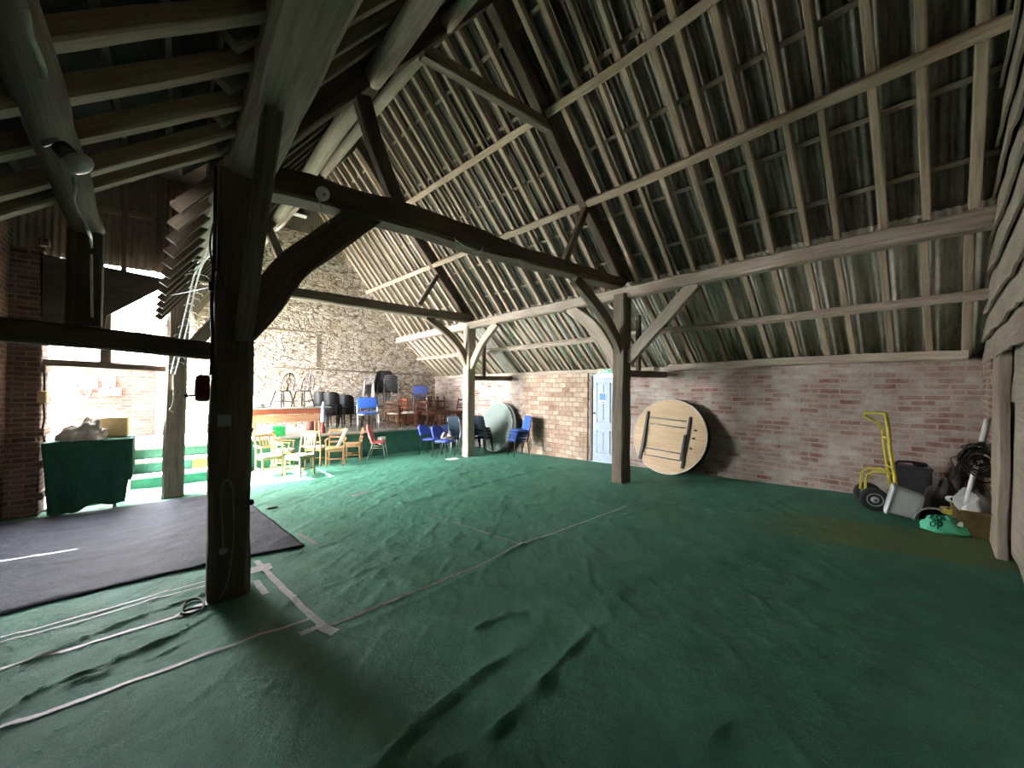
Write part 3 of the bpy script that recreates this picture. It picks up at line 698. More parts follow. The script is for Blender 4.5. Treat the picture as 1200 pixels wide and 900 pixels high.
for ya, yb, bl in ((Y0+.02, YT1, 'from end wall to the near truss'), (YT1, YT2, 'between the two trusses'), (YT2, Y1+.1, 'from far truss to the stone gable')):
    timber('roof_purlin', [(6.87, ya, 2.79), (6.87, (ya+yb)/2, 2.775), (6.87, yb, 2.79)], .09, .10, 'oak_grey', 'thin low purlin under the aisle rafters '+bl, 'purlin', up=(.67, 0, .74), jit=.008, seed=60+int(ya), seg=.25)
purl(.39, Y0, YT1-.06, 'oak_grey', 'round log purlin of the left slope overhead running to the near truss', 71, True, 'L', d=.11, w=.20)
purl(.39, YT1+.06, YT2, 'oak_grey', 'round log purlin of the left slope between the two trusses', 72, True, 'L', d=.11, w=.19)
purl(.39, YT2, Y1, 'oak_grey', 'round log purlin of the left slope beyond the far truss', 73, True, 'L', d=.11, w=.19)
purl(.72, Y0, YT1-.06, 'oak_grey', 'upper round log purlin of the left slope before the near truss', 74, True, 'L', d=.10, w=.17)
purl(.72, YT1+.06, Y1, 'oak_grey', 'upper round log purlin of the left slope beyond the near truss', 75, True, 'L', d=.10, w=.17)
timber('roof_ridge', [(XRIDGE, Y0, zridge(0)+.02), (XRIDGE, 4, zridge(4)+.02), (XRIDGE, 9, zridge(9)+.02), (XRIDGE, Y1, zridge(Y1)+.02)], .05, .18, 'oak', 'ridge board along the very top of the roof', 'beam', seg=.4)

# left nave slope: rafters, tile battens and the dark tiling over them
y = Y0+.2; k = 0
while y < Y1-.1:
    if abs(y-YT1) > .16 and abs(y-YT2) > .16:
        s_ = (zridge(y)-ZP)/(XRIDGE-XL); n_ = np.array((-s_, 0, 1))/math.hypot(s_, 1)*.05
        xf = .22-(.2 if 4 < y < 8.6 else .02)-max(0, (y-4))*.055
        a = np.array((xf, y, zl(xf, y)))+n_; b = np.array((XRIDGE, y+random.uniform(-.03, .03), zridge(y)))+n_
        lab = ('rafter under the dark left slope overhead, on the camera side of the near truss' if y < YT1 else 'rafter of the left slope with its foot poking past the pale arcade plate' if y < YT2 else 'rafter of the left slope above the open side beyond the far truss')
        timber('roof_rafter', [a, (a+b)/2, b], .075, .10, 'batten' if y < YT1 else 'oak_dark', lab, 'rafter', up=n_, jit=.005, seed=k, seg=.5, group='left-slope rafters, '+('near' if y < YT1 else 'middle' if y < YT2 else 'far')+' bay')
    y += .37; k += 1
def tiles(mb, xa, xb, y0, y1, zf, off, n):
    for i in range(n):
        t0, t1 = xa+(xb-xa)*i/n, xa+(xb-xa)*(i+1.25)/n
        vs = []
        for y in np.linspace(y0, y1, 12):
            s_ = (zf(xa, y)-zf(xb, y))/(xa-xb); nn = np.array((-s_, 0, 1))/math.hypot(s_, 1)
            for x, o in ((t0, off+.030), (t1, off+.008), (t1, off+.030), (t0, off+.05)): vs.append(np.array((x, y, zf(x, y)))+nn*o)
        fs = [(4*j+a, 4*j+4+a, 4*j+4+(a+1) % 4, 4*j+(a+1) % 4) for j in range(11) for a in range(4)]
        mb.add(vs, fs)
mb = MB(); tiles(mb, .12, XRIDGE+.03, Y0-.2, 4.0, zl, .12, 22); 
struct(mb.build('roof_tiling', M['tile_dark']), 'sooty underside of the tiles over the near left slope', 'roof')
mb = MB(); tiles(mb, .30, XRIDGE+.03, 3.9, Y1+.4, zl, .125, 22)
struct(mb.build('roof_tiling', M['tile_dark']), 'sooty underside of the tiles over the far left slope', 'roof')
for i in range(11):
    x = .42+i*.215
    for ya, yb, bl in ((Y0, YT1-.1, 'near'),):
        s_ = 1.28; n_ = np.array((-s_, 0, 1))/math.hypot(s_, 1)*.112
        timber('roof_batten', [np.array((x, ya, zl(x, ya)))+n_, np.array((x, 1.6, zl(x, 1.6)))+n_, np.array((x, yb, zl(x, yb)))+n_], .03, .022, 'batten', 'thin tile batten above the rafters of the near left slope', 'batten', up=n_, jit=.003, seg=.6, group='tile battens of the near left slope')

mb = MB(); mb.bar([(XRIDGE, Y0-.3, zridge(0)+.30), (XRIDGE, 4, zridge(4)+.30), (XRIDGE, 9, zridge(9)+.30), (XRIDGE, Y1+.5, zridge(Y1)+.30)], .7, .12, (0, 0, 1), 0, 0, .12, .6)
struct(mb.build('roof_ridge_cap', M['tile_dark']), 'ridge capping along the roof top', 'roof')
# ------------------------------------------------------------------ left aisle beside the camera
ZA = lambda x: 3.44+.79*(x-.3)           # underside of its rafters
YE = 3.72
y = .3; k = 0
while y < YE:
    n_ = np.array((-.79, 0, 1))/math.hypot(.79, 1)*.045
    dy = random.uniform(-.06, .06)
    timber('roof_rafter', [np.array((-1.75, y+dy, ZA(-1.75)))+n_, np.array((-.7, y+dy*.4+random.uniform(-.03, .03), ZA(-.7)-.01))+n_, np.array((.34, y, ZA(.34)))+n_], .085, .085, 'rafter', 'rough pole rafter of the dark lean-to roof at upper left', 'rafter', up=n_, jit=.012, seed=k+7, seg=.22, group='rafters of the left lean-to roof')
    y += .37 if y < 3.2 else .24; k += 1
mb = MB(); tiles(mb, -1.85, .3, -.6, YE+.12, lambda x, y: ZA(x), .115, 16)
struct(mb.build('roof_lean', M['tile_dark']), 'sooty tiles over the left lean-to roof', 'roof')
for i in range(10):
    x = -1.6+i*.2; n_ = np.array((-.79, 0, 1))/math.hypot(.79, 1)*.105
    mb = MB(); mb.bar([np.array((x, -.5, ZA(x)))+n_, np.array((x, YE+.1, ZA(x)))+n_], .03, .022, n_, .003, i, .12, .6)
    tag(mb.build('roof_batten', M['batten']), 'thin tile batten above the left lean-to rafters', 'batten', 'tile battens of the left lean-to roof')
mb = MB(); lp = [(-.42, .2, 3.10), (-.435, 1.2, 3.00), (-.445, 2.0, 2.90), (-.46, 2.9, 2.81), (-.475, 3.86, 2.72)]
P = []
for a, b in zip(lp, lp[1:]):
    for t in np.linspace(0, 1, 8, endpoint=False): P.append(np.array(a)*(1-t)+np.array(b)*t)
P.append(np.array(lp[-1]))
mb.tube([p+np.array((.018*noise.noise(Vector((p[1]*1.5, 3, 0))), 0, .018*noise.noise(Vector((p[1]*1.5, 9, 0))))) for p in P], [.083+.010*noise.noise(Vector((p[1]*2, 1, 1))) for p in P], 12, jit=.16, seed=5)
tag(mb.build('roof_purlin', M['oak']), 'knotty round log under the left lean-to rafters carrying the bulkhead lamp', 'purlin')
timber('roof_tie', [(-1.95, YT1-.03, 2.03), (-.8, YT1-.03, 1.985), (.25, YT1-.03, 1.925)], .16, [.15, .15, .12], 'oak_dark', 'dark cross beam from the foreground post out to the left edge', 'beam', jit=.012, seed=80)
timber('roof_strut', [(-.478, YT1+.02, 2.05), (-.475, YT1+.02, 2.68)], .165, .13, 'oak_dark', 'stout dark stud standing on the left cross beam', 'strut', up=(0, 1, 0), jit=.006, seed=81)
mb = MB(); mb.box((-1.9, 1.5, 1.2), (.25, 4.6, 3.2)); mb.box((-1.9, 6.2, 3.62), (.25, 5.0, 3.4)); mb.box((-1.9, 4.96, .7), (.25, 2.52, 2.5)); mb.box((-1.9, 7.50, .7), (.25, 2.40, 2.5)); mb.box((-1.9, 6.26, .0), (.25, .2, 1.0)); 
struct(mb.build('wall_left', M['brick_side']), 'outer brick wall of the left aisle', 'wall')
# porch end wall: brick pier, dark boards, corrugated sheet, opening to the yard
YP = 8.55
mb = MB(); mb.box((-2.2, YP+.2, 1.6), (1.46, .4, 4.0))
for k in range(17): mb.box((-1.48-(k % 2)*.035, YP+.2, .05+k*.23), (.1, .39, .11))
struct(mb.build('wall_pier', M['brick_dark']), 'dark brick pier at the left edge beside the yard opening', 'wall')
mb = MB()
a = [onY(x, y_, YP) for x, y_ in ((47, 297), (208, 330), (188, 338), (125, 370), (122, 388), (47, 388))]
o = [p+np.array((0, .05, 0)) for p in a]; n = len(a)
mb.add(a+o, [tuple(range(n)), tuple(range(2*n-1, n-1, -1))]+[(i, (i+1) % n, n+(i+1) % n, n+i) for i in range(n)], [(p[0], p[1], p[2]) for p in a+o])
struct(mb.build('wall_boarding', M['board_dark']), 'dark wide boards over the yard opening, cut on a slant', 'wall')
mb = MB(); corr(mb, (-2.3, YP+.12, 3.56), (1, 0, 0), (0, 0, 1), 3.1, 2.2, (0, 1, 0))
struct(mb.build('wall_porch', M['sheet_wall']), 'brown corrugated sheet wall above the dark boards at left', 'wall')
for x in (145, 180, 207):
    p, q = onY(x, 318, YP+.05), onY(x, 205, YP+.05); q[0] = p[0]; q[2] = 5.7
    timber('wall_stud', [p, q], .065, .06, 'batten', 'upright stud against the brown corrugated wall at left', 'stud', up=(0, 1, 0), jit=.004, seg=.4, group='studs on the left corrugated wall')
timber('wall_rail', [onY(98, 240, YP+.08), onY(215, 262, YP+.08)], .05, .10, 'batten', 'horizontal rail behind the studs of the corrugated wall', 'rail', jit=.004, seg=.4)
mb = MB(); mb.box((-.35, 6.2, 5.22), (3.5, 5.1, .05)); q4 = [(-2.1, 2.6), (-.2, 3.25), (.25, 3.72), (1.36, 5.24), (-2.1, 5.24)]; mb.add([(x, 3.82, z) for x, z in q4]+[(x, 3.88, z) for x, z in q4], [tuple(range(5)), tuple(range(9, 4, -1))]+[(i, (i+1) % 5, 5+(i+1) % 5, 5+i) for i in range(5)]); mb.box((-2.2, 6.2, 5.0), (.4, 5.1, 1.0))
struct(mb.build('roof_shade_cover', M['sheet_wall']), 'unseen flat cover added over the left porch bay to keep it dim', 'roof')  # unseen cover and side panels added to keep sky light out of the bay
timber('opening_rail', [onY(44, 424, YP+.1), onY(205, 433, YP+.1)], .08, .10, 'oak', 'weathered rail across the yard opening', 'rail', jit=.006, seg=.3)
timber('opening_stud', [onY(124, 428.3, YP+.1)+np.array((0, 0, .050)), onY(124, 366, YP+.1)], .12, .08, 'oak', 'stubby stud rising from the rail of the yard opening', 'stud', up=(0, 1, 0), jit=.005, seg=.3)
mb = MB(); mb.grid(lambda u, v: (-4.2+u*3.55, 8.80+v*4.6, fz(0, 8.80+v*4.6)+.03), 6, 8, .02, (0, 0, -1))
struct(mb.build('yard_ground', M['concrete']), 'pale sunlit ground of the yard beyond the opening', 'ground')
# stage with its green front, and the steps at the open side
PS = onF(470, 531); YS = PS[1]; ZS = onY(470, 502.5, YS)[2]
mb = MB(); mb.box((3.0, (YS+Y1)/2-.02, ZS/2-.6), (8.9, Y1-YS-.14, ZS+1.2-.06)); 
tag(mb.build('stage', M['carpet_step']), 'raised stage with a dark green carpeted front under the stone gable', 'stage')
mb = MB(); mb.box((3.0, (YS+Y1)/2-.02, ZS-.03), (8.96, Y1-YS-.02, .06))
struct(mb.build('stage_floor', M['concrete']), 'pale dusty top of the stage', 'floor')
# ------------------------------------------------------------------ floor coverings, tapes, small fixtures
def hf(x, y):                            # the carpet's own height
    i = min(max(np.searchsorted(xs, x)-1, 0), nx-2); j = min(max(np.searchsorted(ys, y)-1, 0), ny-2)
    u = (x-xs[i])/(xs[i+1]-xs[i]); v = (y-ys[j])/(ys[j+1]-ys[j])
    return float((GZ[i, j]*(1-u)+GZ[i+1, j]*u)*(1-v)+(GZ[i, j+1]*(1-u)+GZ[i+1, j+1]*u)*v)
def resamp(P, n):
    P = np.array(P, float); d = np.r_[0, np.cumsum(np.linalg.norm(np.diff(P, axis=0), axis=1))]
    t = np.linspace(0, d[-1], n); return np.stack([np.interp(t, d, P[:, k]) for k in range(P.shape[1])], 1)
# rug
clipx = lambda p: np.array((max(p[0], -1.74), min(p[1], 8.24)))
low = resamp([clipx(onF(*p)[:2]) for p in ((-140, 764), (0, 722), (120, 692), (240, 664), (290, 655), (357, 641))], 60)
upp = resamp([clipx(onF(*p)[:2]) for p in ((-150, 622), (0, 612), (70, 603), (133, 592), (208, 579), (241, 580), (292, 590))], 60)
mb = MB()
def rugf(u, v):
    i = u*59; a = low[int(round(i))]*(1-v)+upp[int(round(i))]*v
    z = hf(a[0], a[1])+.022+.010*noise.noise(Vector((a[0]*1.3, a[1]*5, 2)))+.008*noise.noise(Vector((a[0]*3+a[1]*2, a[1]*9, 7)))
    return (a[0], a[1], z)
mb.grid(rugf, 59, 60, .014, (0, 0, -1))
tag(mb.build('rug', M['rug']), 'large charcoal rug laid over the green carpet beside the foreground post', 'rug')
def tape(pts, w, m_, lab, name='tape_strip', n=40, dz=.007, cat='tape', wob=.004):
    P = resamp([onF(*p)[:2] for p in pts], n); mb = MB(); vs = []
    for k in range(n):
        t = P[min(k+1, n-1)]-P[max(k-1, 0)]; t = t/np.linalg.norm(t); q = np.array((-t[1], t[0]))
        for s_ in (-1, -.33, .33, 1):
            a = P[k]+q*s_*(w/2)+q*wob*noise.noise(Vector((k*.5, w*99, P[0][0]*5))); vs.append((a[0], a[1], hf(a[0], a[1])+dz+.002*abs(noise.noise(Vector((k*.9, s_, 3))))))
    fs = [(4*k+a, 4*k+4+a, 4*k+5+a, 4*k+1+a) for k in range(n-1) for a in range(3)]
    mb.add(vs, fs); return tag(mb.build(name, M[m_]), lab, cat)
tape([(-60, 768), (0, 749), (120, 716), (243, 682)], .018, 'grey_white', 'pale carpet tape nearest the charcoal rug, left of the foreground post')
tape([(-60, 774), (0, 754), (120, 721), (243, 687)], .016, 'grey_white', 'second pale carpet tape close beside the one nearest the rug')
tape([(-60, 806), (0, 786), (60, 768), (130, 747), (212, 722)], .030, 'grey_white', 'crinkled silvery tape running to the cable loop at the foreground post')
tape([(-60, 876), (0, 854), (90, 822), (180, 790), (270, 757), (362, 726)], .030, 'grey_white', 'long white tape strip crossing the shadow of the foreground post')
tape([(300, 658), (322, 681), (345, 703), (365, 722), (385, 741)], .050, 'grey_white', 'grey tape strip running diagonally from the rug corner to the long seam')
tape([(352, 744), (378, 733)], .05, 'grey_white', 'short grey tape stub where the diagonal strip meets the long seam')
tape([(374, 734), (393, 743)], .07, 'grey_white', 'wrinkled end patch of tape at the long seam')
tape([(383, 735), (440, 713), (500, 689), (560, 664), (607, 641)], .028, 'dirty_tape', 'worn dark seam tape crossing the middle of the carpet')
tape([(607, 641), (660, 621), (733, 594)], .030, 'grey_white', 'pale seam tape continuing towards the post by the plywood table')
tape([(505, 604), (555, 620), (607, 638)], .022, 'dirty_tape', 'thin seam tape branching off the long seam')
tape([(735, 593), (775, 580), (818, 565)], .014, 'dirty_tape', 'thin pale line on the carpet in front of the plywood table')
tape([(350, 626), (371, 639)], .05, 'dirty_tape', 'short tape scrap beside the right corner of the rug', n=10)
tape([(300, 682), (311, 697)], .05, 'grey_white', 'short tape stub just right of the foreground post', n=10)
tape([(288, 672), (318, 664)], .17, 'grey_white', 'crumpled patch of grey tape right of the foreground post', n=14)
tape([(300, 600), (345, 588), (400, 573)], .012, 'dirty_tape', 'faint pale line on the sunlit carpet beyond the rug')
# small debris on the carpet
for px, lab in (((319, 596), 'small dark scrap on the carpet beyond the rug'),):
    p = onF(*px); mb = MB(); mb.cushion((0, 0, .012), (.14, .06, .03)); o = tag(mb.build('scrap', M['dark_grey'], pivot=(0, 0, 0)), lab, 'scrap'); o.location = (p[0], p[1], hf(p[0], p[1])+.001)
p = onF(422, 580); mb = MB(); mb.box((0, 0, .004), (.30, .10, .006)); o = tag(mb.build('scrap', M['dirty_tape'], pivot=(0, 0, 0)), 'flat brownish scrap on the bright carpet mid floor', 'scrap'); o.location = (p[0], p[1], hf(p[0], p[1])+.012); o.rotation_euler = (0, 0, .4)
# cables at the post foot
def cable(pts, r, m_, lab, name='cord', parent=None, n=None, cat='cable'):
    P = np.array(pts, float)
    if n: 
        k = len(P); Q = []
        for x in np.linspace(0, k-1.0001, n):
            i = int(x); u = x-i; p0, p1, p2, p3 = P[max(i-1, 0)], P[i], P[min(i+1, k-1)], P[min(i+2, k-1)]
            Q.append(.5*((2*p1)+(-p0+p2)*u+(2*p0-5*p1+4*p2-p3)*u*u+(-p0+3*p1-3*p2+p3)*u**3))
        P = Q
    mb = MB(); mb.tube(P, r, 7); o = mb.build(name, M[m_], parent)
    return tag(o, lab, cat) if parent is None else o
def fl(px, dz=.012): p = onF(*px); return (p[0], p[1], hf(p[0], p[1])+dz)
cable([fl(q, .014) for q in ((212, 722), (216, 710), (228, 704), (238, 707), (236, 716), (222, 722), (214, 720), (228, 715), (243, 712))], .008, 'cable_black', 'black cable loop on the carpet at the foot of the foreground post', n=60)
tape([(208, 724), (225, 716), (244, 707)], .07, 'grey_white', 'bunched silvery tape at the foot of the foreground post', n=14, wob=.02, dz=.012)

# things fixed to the foreground post
FP = YT1-.145
P3 = lambda x, y, d=0: onY(x, y, FP-d)
cable([P3(230+a/5.625, 560+b/5.625, .012) for a, b in ((178, 470), (172, 300), (165, 160), (172, 60), (205, 12), (238, 60), (246, 200), (247, 380), (232, 540), (205, 690), (150, 800))], .0045, 'cable_grey', 'thin pale flex looped down the front of the foreground post', n=70)
p = P3(261.5, 646, .016); mb = MB(); mb.cushion((0, 0, 0), (.055, .03, .05)); o = tag(mb.build('plug', M['cable_grey'], pivot=(0, 0, 0)), 'pale plug hanging on the flex of the foreground post', 'plug'); o.location = p
a, b = P3(255, 486), P3(271, 499); mb = MB(); mb.box((0, 0, 0), (abs(b[0]-a[0]), .022, abs(a[2]-b[2]))); 
e = empty('wall_socket', (a+b)/2+np.array((0, -.004, 0)), 0, 'pale square socket plate on the foreground post', 'socket')
mb.build('back_box', M['grey_white'], e)
mb = MB(); mb.box((0, -.014, 0), (abs(b[0]-a[0])*.8, .006, abs(a[2]-b[2])*.74)); mb.build('face_plate', M['grey_white'], e)
e = empty('fire_bell', (.155, YT1-.02, onY(240, 455, YT1)[2]), 0, 'dark red drum-shaped hand bell on the left side of the foreground post', 'bell')
mb = MB(); mb.lathe([(.02, .0), (.098, .0), (.104, .012), (.104, .060), (.092, .082), (.05, .088), (.01, .088)], 24, (.03, 0, 0), (0, -PI/2, 0)); mb.build('gong', M['red_dark'], e)
mb = MB(); mb.tube([(-.055, -.03, -.055), (-.10, -.035, -.057)], .007, 8); mb.build('crank', M['black_metal'], e)
mb = MB(); mb.lathe([(.004, -.012), (.014, -.008), (.016, .004), (.008, .014)], 12, (-.108, -.035, -.057), (0, PI/2, 0)); mb.build('knob', M['black_metal'], e)
a = onY(292, 506, FP+.03); e = empty('junction_box', (a[0]-.005, FP+.05, a[2]), 0, 'small grey junction box on the right edge of the foreground post', 'box')
mb = MB(); mb.box((0, 0, 0), (.05, .07, .075), (0, .35, 0)); mb.build('case', M['grey_plastic'], e)
mb = MB(); mb.tube([(0, -.01, .03), (-.005, -.02, .18)], .006, 7); mb.build('conduit', M['cable_grey'], e)
a = onY(290, 592, FP+.02); e = empty('power_socket', (a[0], FP+.06, a[2]), 0, 'black socket low on the right edge of the foreground post', 'socket')
mb = MB(); mb.box((0, 0, 0), (.035, .07, .09)); mb.build('case', M['black'], e)
mb = MB(); mb.cushion((.03, 0, .01), (.035, .045, .045)); mb.build('plug', M['black'], e)
cable([onY(x, y_, YT1-.10) for x, y_ in ((253, 196), (252, 240), (251, 300), (248, 352), (249, 400), (247, 440))], .012, 'cable_black', 'thick black cable running down the left edge of the foreground post', n=40)
cable([onY(250, 262, YT1-.12), onY(246, 285, YT1-.14), onY(249, 310, YT1-.15), onY(258, 322, YT1-.16), onY(262, 335, YT1-.16)], .006, 'cable_black', 'black cable loop near the top of the foreground post', n=30)
cable([onY(178, 348, 8.4), onY(205, 345, 6.6), onY(247, 336, YT1-.1)], .006, 'cable_black', 'thin black wire slung from the foreground post to the porch boards', n=24)
mb = MB(); mb.box((0, 0, 0), (.03, .05, .07)); o = tag(mb.build('junction_box', M['black'], pivot=(0, 0, 0)), 'small black box where the slung wire meets the foreground post', 'box'); o.location = onY(247, 336, YT1-.12)

# lamps
lb = onX(72, 168, -.40)
e = empty('bulkhead_lamp', (-.335, 2.62, 2.865), 0, 'old lamp with a pale oval glass on the log at upper left', 'lamp')
g0 = onY(92, 193, 2.62); g0 = np.array(e.location); 
q = lambda x, y_: np.array(onY(x, y_, 2.45))
b0, b1, b2 = q(69, 170), q(82, 183), q(104, 201)
e.location = b0
mb = MB(); mb.tube([np.zeros(3), (b1-b0)*.6, b1-b0], [.03, .034, .036], 12); mb.build('lamp_holder', M['dark_grey'], e)
dr = unit(b2-b1); L_ = np.linalg.norm(b2-b1); 
mb = MB(); mb.tube([(b1-b0)+dr*L_*t for t in (0, .15, .35, .6, .8, .93, 1.0)], [.028, .040, .048, .050, .042, .026, .006], 18); mb.build('glass', M['white'], e)
mb = MB(); mb.tube([(0, 0, .02), (-.03, .01, .005), (-.05, .02, -.01)], .012, 8); mb.build('bracket', M['steel'], e)
cable([onY(x, y_, 2.75) for x, y_ in ((86, 208), (88, 222), (86, 236), (94, 255), (104, 272))]+[onY(107, 285, YT1-.1), onY(107, 320, YT1-.1), onY(108, 372, YT1-.1)], .008, 'cable_white', 'pale flex running down from the lamp along the stud at left', n=50)
cable([onX(x, y_, -.37) for x, y_ in ((30, 10), (35, 40), (44, 62), (50, 78), (52, 92))], .010, 'cable_white', 'pale pipe fixed under the log at upper left', n=30)
cc = onY(378, 227, F1-.03)
e = empty('ceiling_lamp', cc, 0, 'round pale disc lamp on the face of the near tie beam', 'lamp', rot=(-1.05, 0, .25))
mb = MB(); mb.lathe([(.002, -.03), (.03, -.028), (.058, -.016), (.062, -.004), (.058, .012), (.02, .02)], 28); mb.build('glass', M['white'], e)
mb = MB(); mb.lathe([(.002, -.036), (.014, -.034), (.016, -.026)], 16); mb.build('boss', M['cable_grey'], e)
cable([onY(374, 234, F1-.03), onY(376, 242, F1-.03), onY(381, 254, F1-.03), onY(386, 262, F1-.02)], .004, 'cable_white', 'pale flex dangling below the round disc lamp', n=16)
for x, y_, x2, y2, lab in ((533, 278, 533, 291, 'wire hook hanging under the middle of the near tie beam'), (608, 304, 610, 312, 'wire hook hanging under the right half of the near tie beam')):
    cable([onY(x, y_, F1-.01), onY(x+1, (y_+y2)/2, F1-.02), onY(x2+2, y2, F1-.02)], .004, 'steel', lab, 'hanging_hook', n=8, cat='hook')
cable([onY(533, 281, F1-.01), onY(548, 290, F1-.03), onY(562, 296, F1-.03), (onY(566, 287, F1-.02))], .004, 'cable_white', 'slack white wire under the near tie beam', n=20)
# a floodlight fixed in the corrugated peak and its twin glow of clear lamps
e = empty('floodlight', onY(351, 247, Y1-.05), 0, 'black floodlight on the corrugated peak of the far gable', 'lamp')
mb = MB(); mb.box((0, -.06, .05), (.22, .12, .28)); mb.build('case', M['black_metal'], e)
mb = MB(); mb.box((0, -.04, 0), (.55, .05, .06), (0, .18, 0)); mb.build('bracket', M['dark_grey'], e)
mb = MB(); mb.box((0, -.10, -.18), (.36, .14, .03), (-.3, 0, 0)); mb.build('glass', M['white'], e)

# fairy lights slung under the pale plate
fp = [onY(205, 438, 8.2), onY(211, 415, 7.7), onY(219, 385, 7.1), onY(226, 352, 6.4), onY(232, 325, 5.7), onY(244, 290, 4.6)]
fp2 = [onY(200, 437, 8.2), onY(206, 412, 7.7), onY(214, 380, 7.1), onY(221, 350, 6.4), onY(228, 322, 5.7), onY(240, 305, 4.9), onY(248, 297, 4.4)]
e = empty('fairy_lights', fp[0], 0, 'string of small icicle lights slung between the post at the steps and the foreground post', 'fairy lights')
for pth, s_ in ((fp, 1), (fp2, 2)):
    loc = [p-fp[0] for p in pth]; cable(loc, .010, 'cable_white', None, 'flex', e, n=40)
    for i in range(20):
        t = (i+.5)/20*(len(loc)-1); k = int(t); p = loc[k]*(1-(t-k))+loc[min(k+1, len(loc)-1)]*(t-k); dx = random.choice((-1, 1))*random.uniform(.03, .07)
        mb = MB(); mb.tube([p, p+np.array((dx, 0, -.01)), p+np.array((dx*1.3, 0, -.035))], [.004, .004, .007], 5); mb.build('bulb', M['white'], e)

# door in the brick wall
XD = XW-.03
e = empty('door_1', (XD, (DY0+DY1)/2, fz(7.65, 5.1)), 0, 'pale blue-white four panelled door in the brick wall', 'door'); e['kind'] = 'structure'
wd = DY1-DY0-.10; hd = DZ1-fz(7.65, 5.1)-.06
mb = MB(); st = .115
for yy in (-wd/2+st/2, 0, wd/2-st/2): mb.box((0, yy, hd/2), (.045, st if yy else .09, hd))
for zz, hh_ in ((.11, .22), (.86, .20), (hd-.07, .14)): mb.box((0, 0, zz), (.044, wd, hh_))
mb.box((.012, 0, hd/2), (.014, wd-.02, hd-.02)); mb.build('door_leaf', M['white_paint'], e)
mb = MB()
for yy in (-.245, .245):
    for za, zb in ((.24, .74), (.98, hd-.16)): mb.box((.0, yy, (za+zb)/2), (.020, .20, zb-za-.07))
mb.build('door_panels', M['white_paint'], e)
mb = MB(); mb.box((0, wd/2+.035, hd/2+.02), (.10, .07, hd+.05)); mb.build('door_frame', M['oak'], e)
mb = MB(); mb.box((0, 0, hd+.04), (.08, wd+.1, .07)); mb.box((0, -wd/2-.03, hd/2), (.09, .06, hd)); mb.build('door_lintel', M['white_paint'], e)
mb = MB(); mb.box((-.026, wd/2-.06, 1.0), (.006, .04, .16)); mb.tube([(-.03, wd/2-.06, 1.02), (-.06, wd/2-.06, 1.02), (-.065, wd/2-.10, 1.02), (-.06, wd/2-.16, 1.02)], .008, 8); mb.build('handle', M['steel'], e)
mb = MB(); mb.lathe([(.002, -.01), (.026, -.008), (.028, .006)], 14, (-.03, wd/2-.05, 1.16), (0, -PI/2, 0)); mb.build('lock', M['black_metal'], e)
def wallrect(x0, y0, x1, y1, X): a, b = onX(x0, y0, X), onX(x1, y1, X); return a, b
a, b = wallrect(702, 461, 710, 472, XD-.03); c = (a+b)/2
mb = MB(); mb.box((0, 0, 0), (.004, abs(a[1]-b[1]), abs(a[2]-b[2])*1.15)); e = empty('poster', (XD-.030, c[1], c[2]), 0, 'blue and white notice pinned on the pale door', 'poster'); mb.build('sheet', M['paper'], e)
mb = MB(); mb.box((-.004, 0, .03), (.003, abs(a[1]-b[1])*.9, abs(a[2]-b[2])*.74)); mb.build('blue_print', M['blue_poster'], e)
mb = MB(); mb.box((-.004, 0, -.10), (.003, abs(a[1]-b[1])*.8, .02)); mb.build('blue_line', M['blue_poster'], e)
a, b = wallrect(700, 433.5, 718, 440, XW-.08); c = (a+b)/2
e = empty('exit_sign', (XW-.06, c[1], 2.10), 0, 'pale emergency exit light above the pale door', 'sign')
wy = abs(a[1]-b[1]); mb = MB(); mb.box((0, 0, 0), (.07, wy, .13)); mb.build('case', M['white'], e)
mb = MB(); mb.box((-.037, -wy*.05, 0), (.004, wy*.82, .09)); mb.build('face', M['sign_green'], e)
mb = MB()
for yy, zz, sy, sz in ((.12, .0, .05, .07), (-.02, .0, .09, .018), (-.06, .012, .04, .014), (-.06, -.012, .04, .014), (.04, .028, .02, .02), (.04, -.005, .016, .04), (.055, -.022, .03, .012)): mb.box((-.041, yy*1.2, zz), (.004, sy, sz))
mb.build('pictogram', M['white'], e)

# yard beyond the opening: meter boxes, posts, boxes
def yb(nm, x0, y0, x1, y1, m_, lab, cat, Y=Y1-.02, dp=.12, parts=True):
    a, b = onY(x0, y0, Y), onY(x1, y1, Y); c = (a+b)/2; e = empty(nm, (c[0], Y-dp/2, c[2]), 0, lab, cat)
    w_, h_ = abs(a[0]-b[0]), abs(a[2]-b[2]); mb = MB(); mb.box((0, 0, 0), (w_, dp, h_)); mb.build('case', M[m_], e)
    mb = MB(); mb.box((0, -dp/2-.01, 0), (w_*.86, .02, h_*.82)); mb.build('cover', M[m_], e); return e
yb('wall_meter_box', 94, 441, 114, 455, 'white', 'large white meter box on the sunlit yard wall', 'meter box')
yb('wall_meter_box', 84, 440, 94, 450, 'white', 'small white meter box left of the large one on the yard wall', 'meter box')
yb('wall_meter_box', 121, 441, 135, 453, 'white', 'white fuse box upper right on the yard wall', 'meter box')
yb('wall_meter_box', 117, 455, 129, 463, 'white', 'lower white fuse box, left of a pair on the yard wall', 'meter box')
yb('wall_meter_box', 131, 455, 142, 463, 'white', 'lower white fuse box, right of a pair on the yard wall', 'meter box')
cable([onY(x, y_, Y1-.06) for x, y_ in ((88, 450), (90, 458), (97, 465), (103, 464), (106, 455))], .02, 'cable_white', 'white cable looping under the meter boxes', n=20)
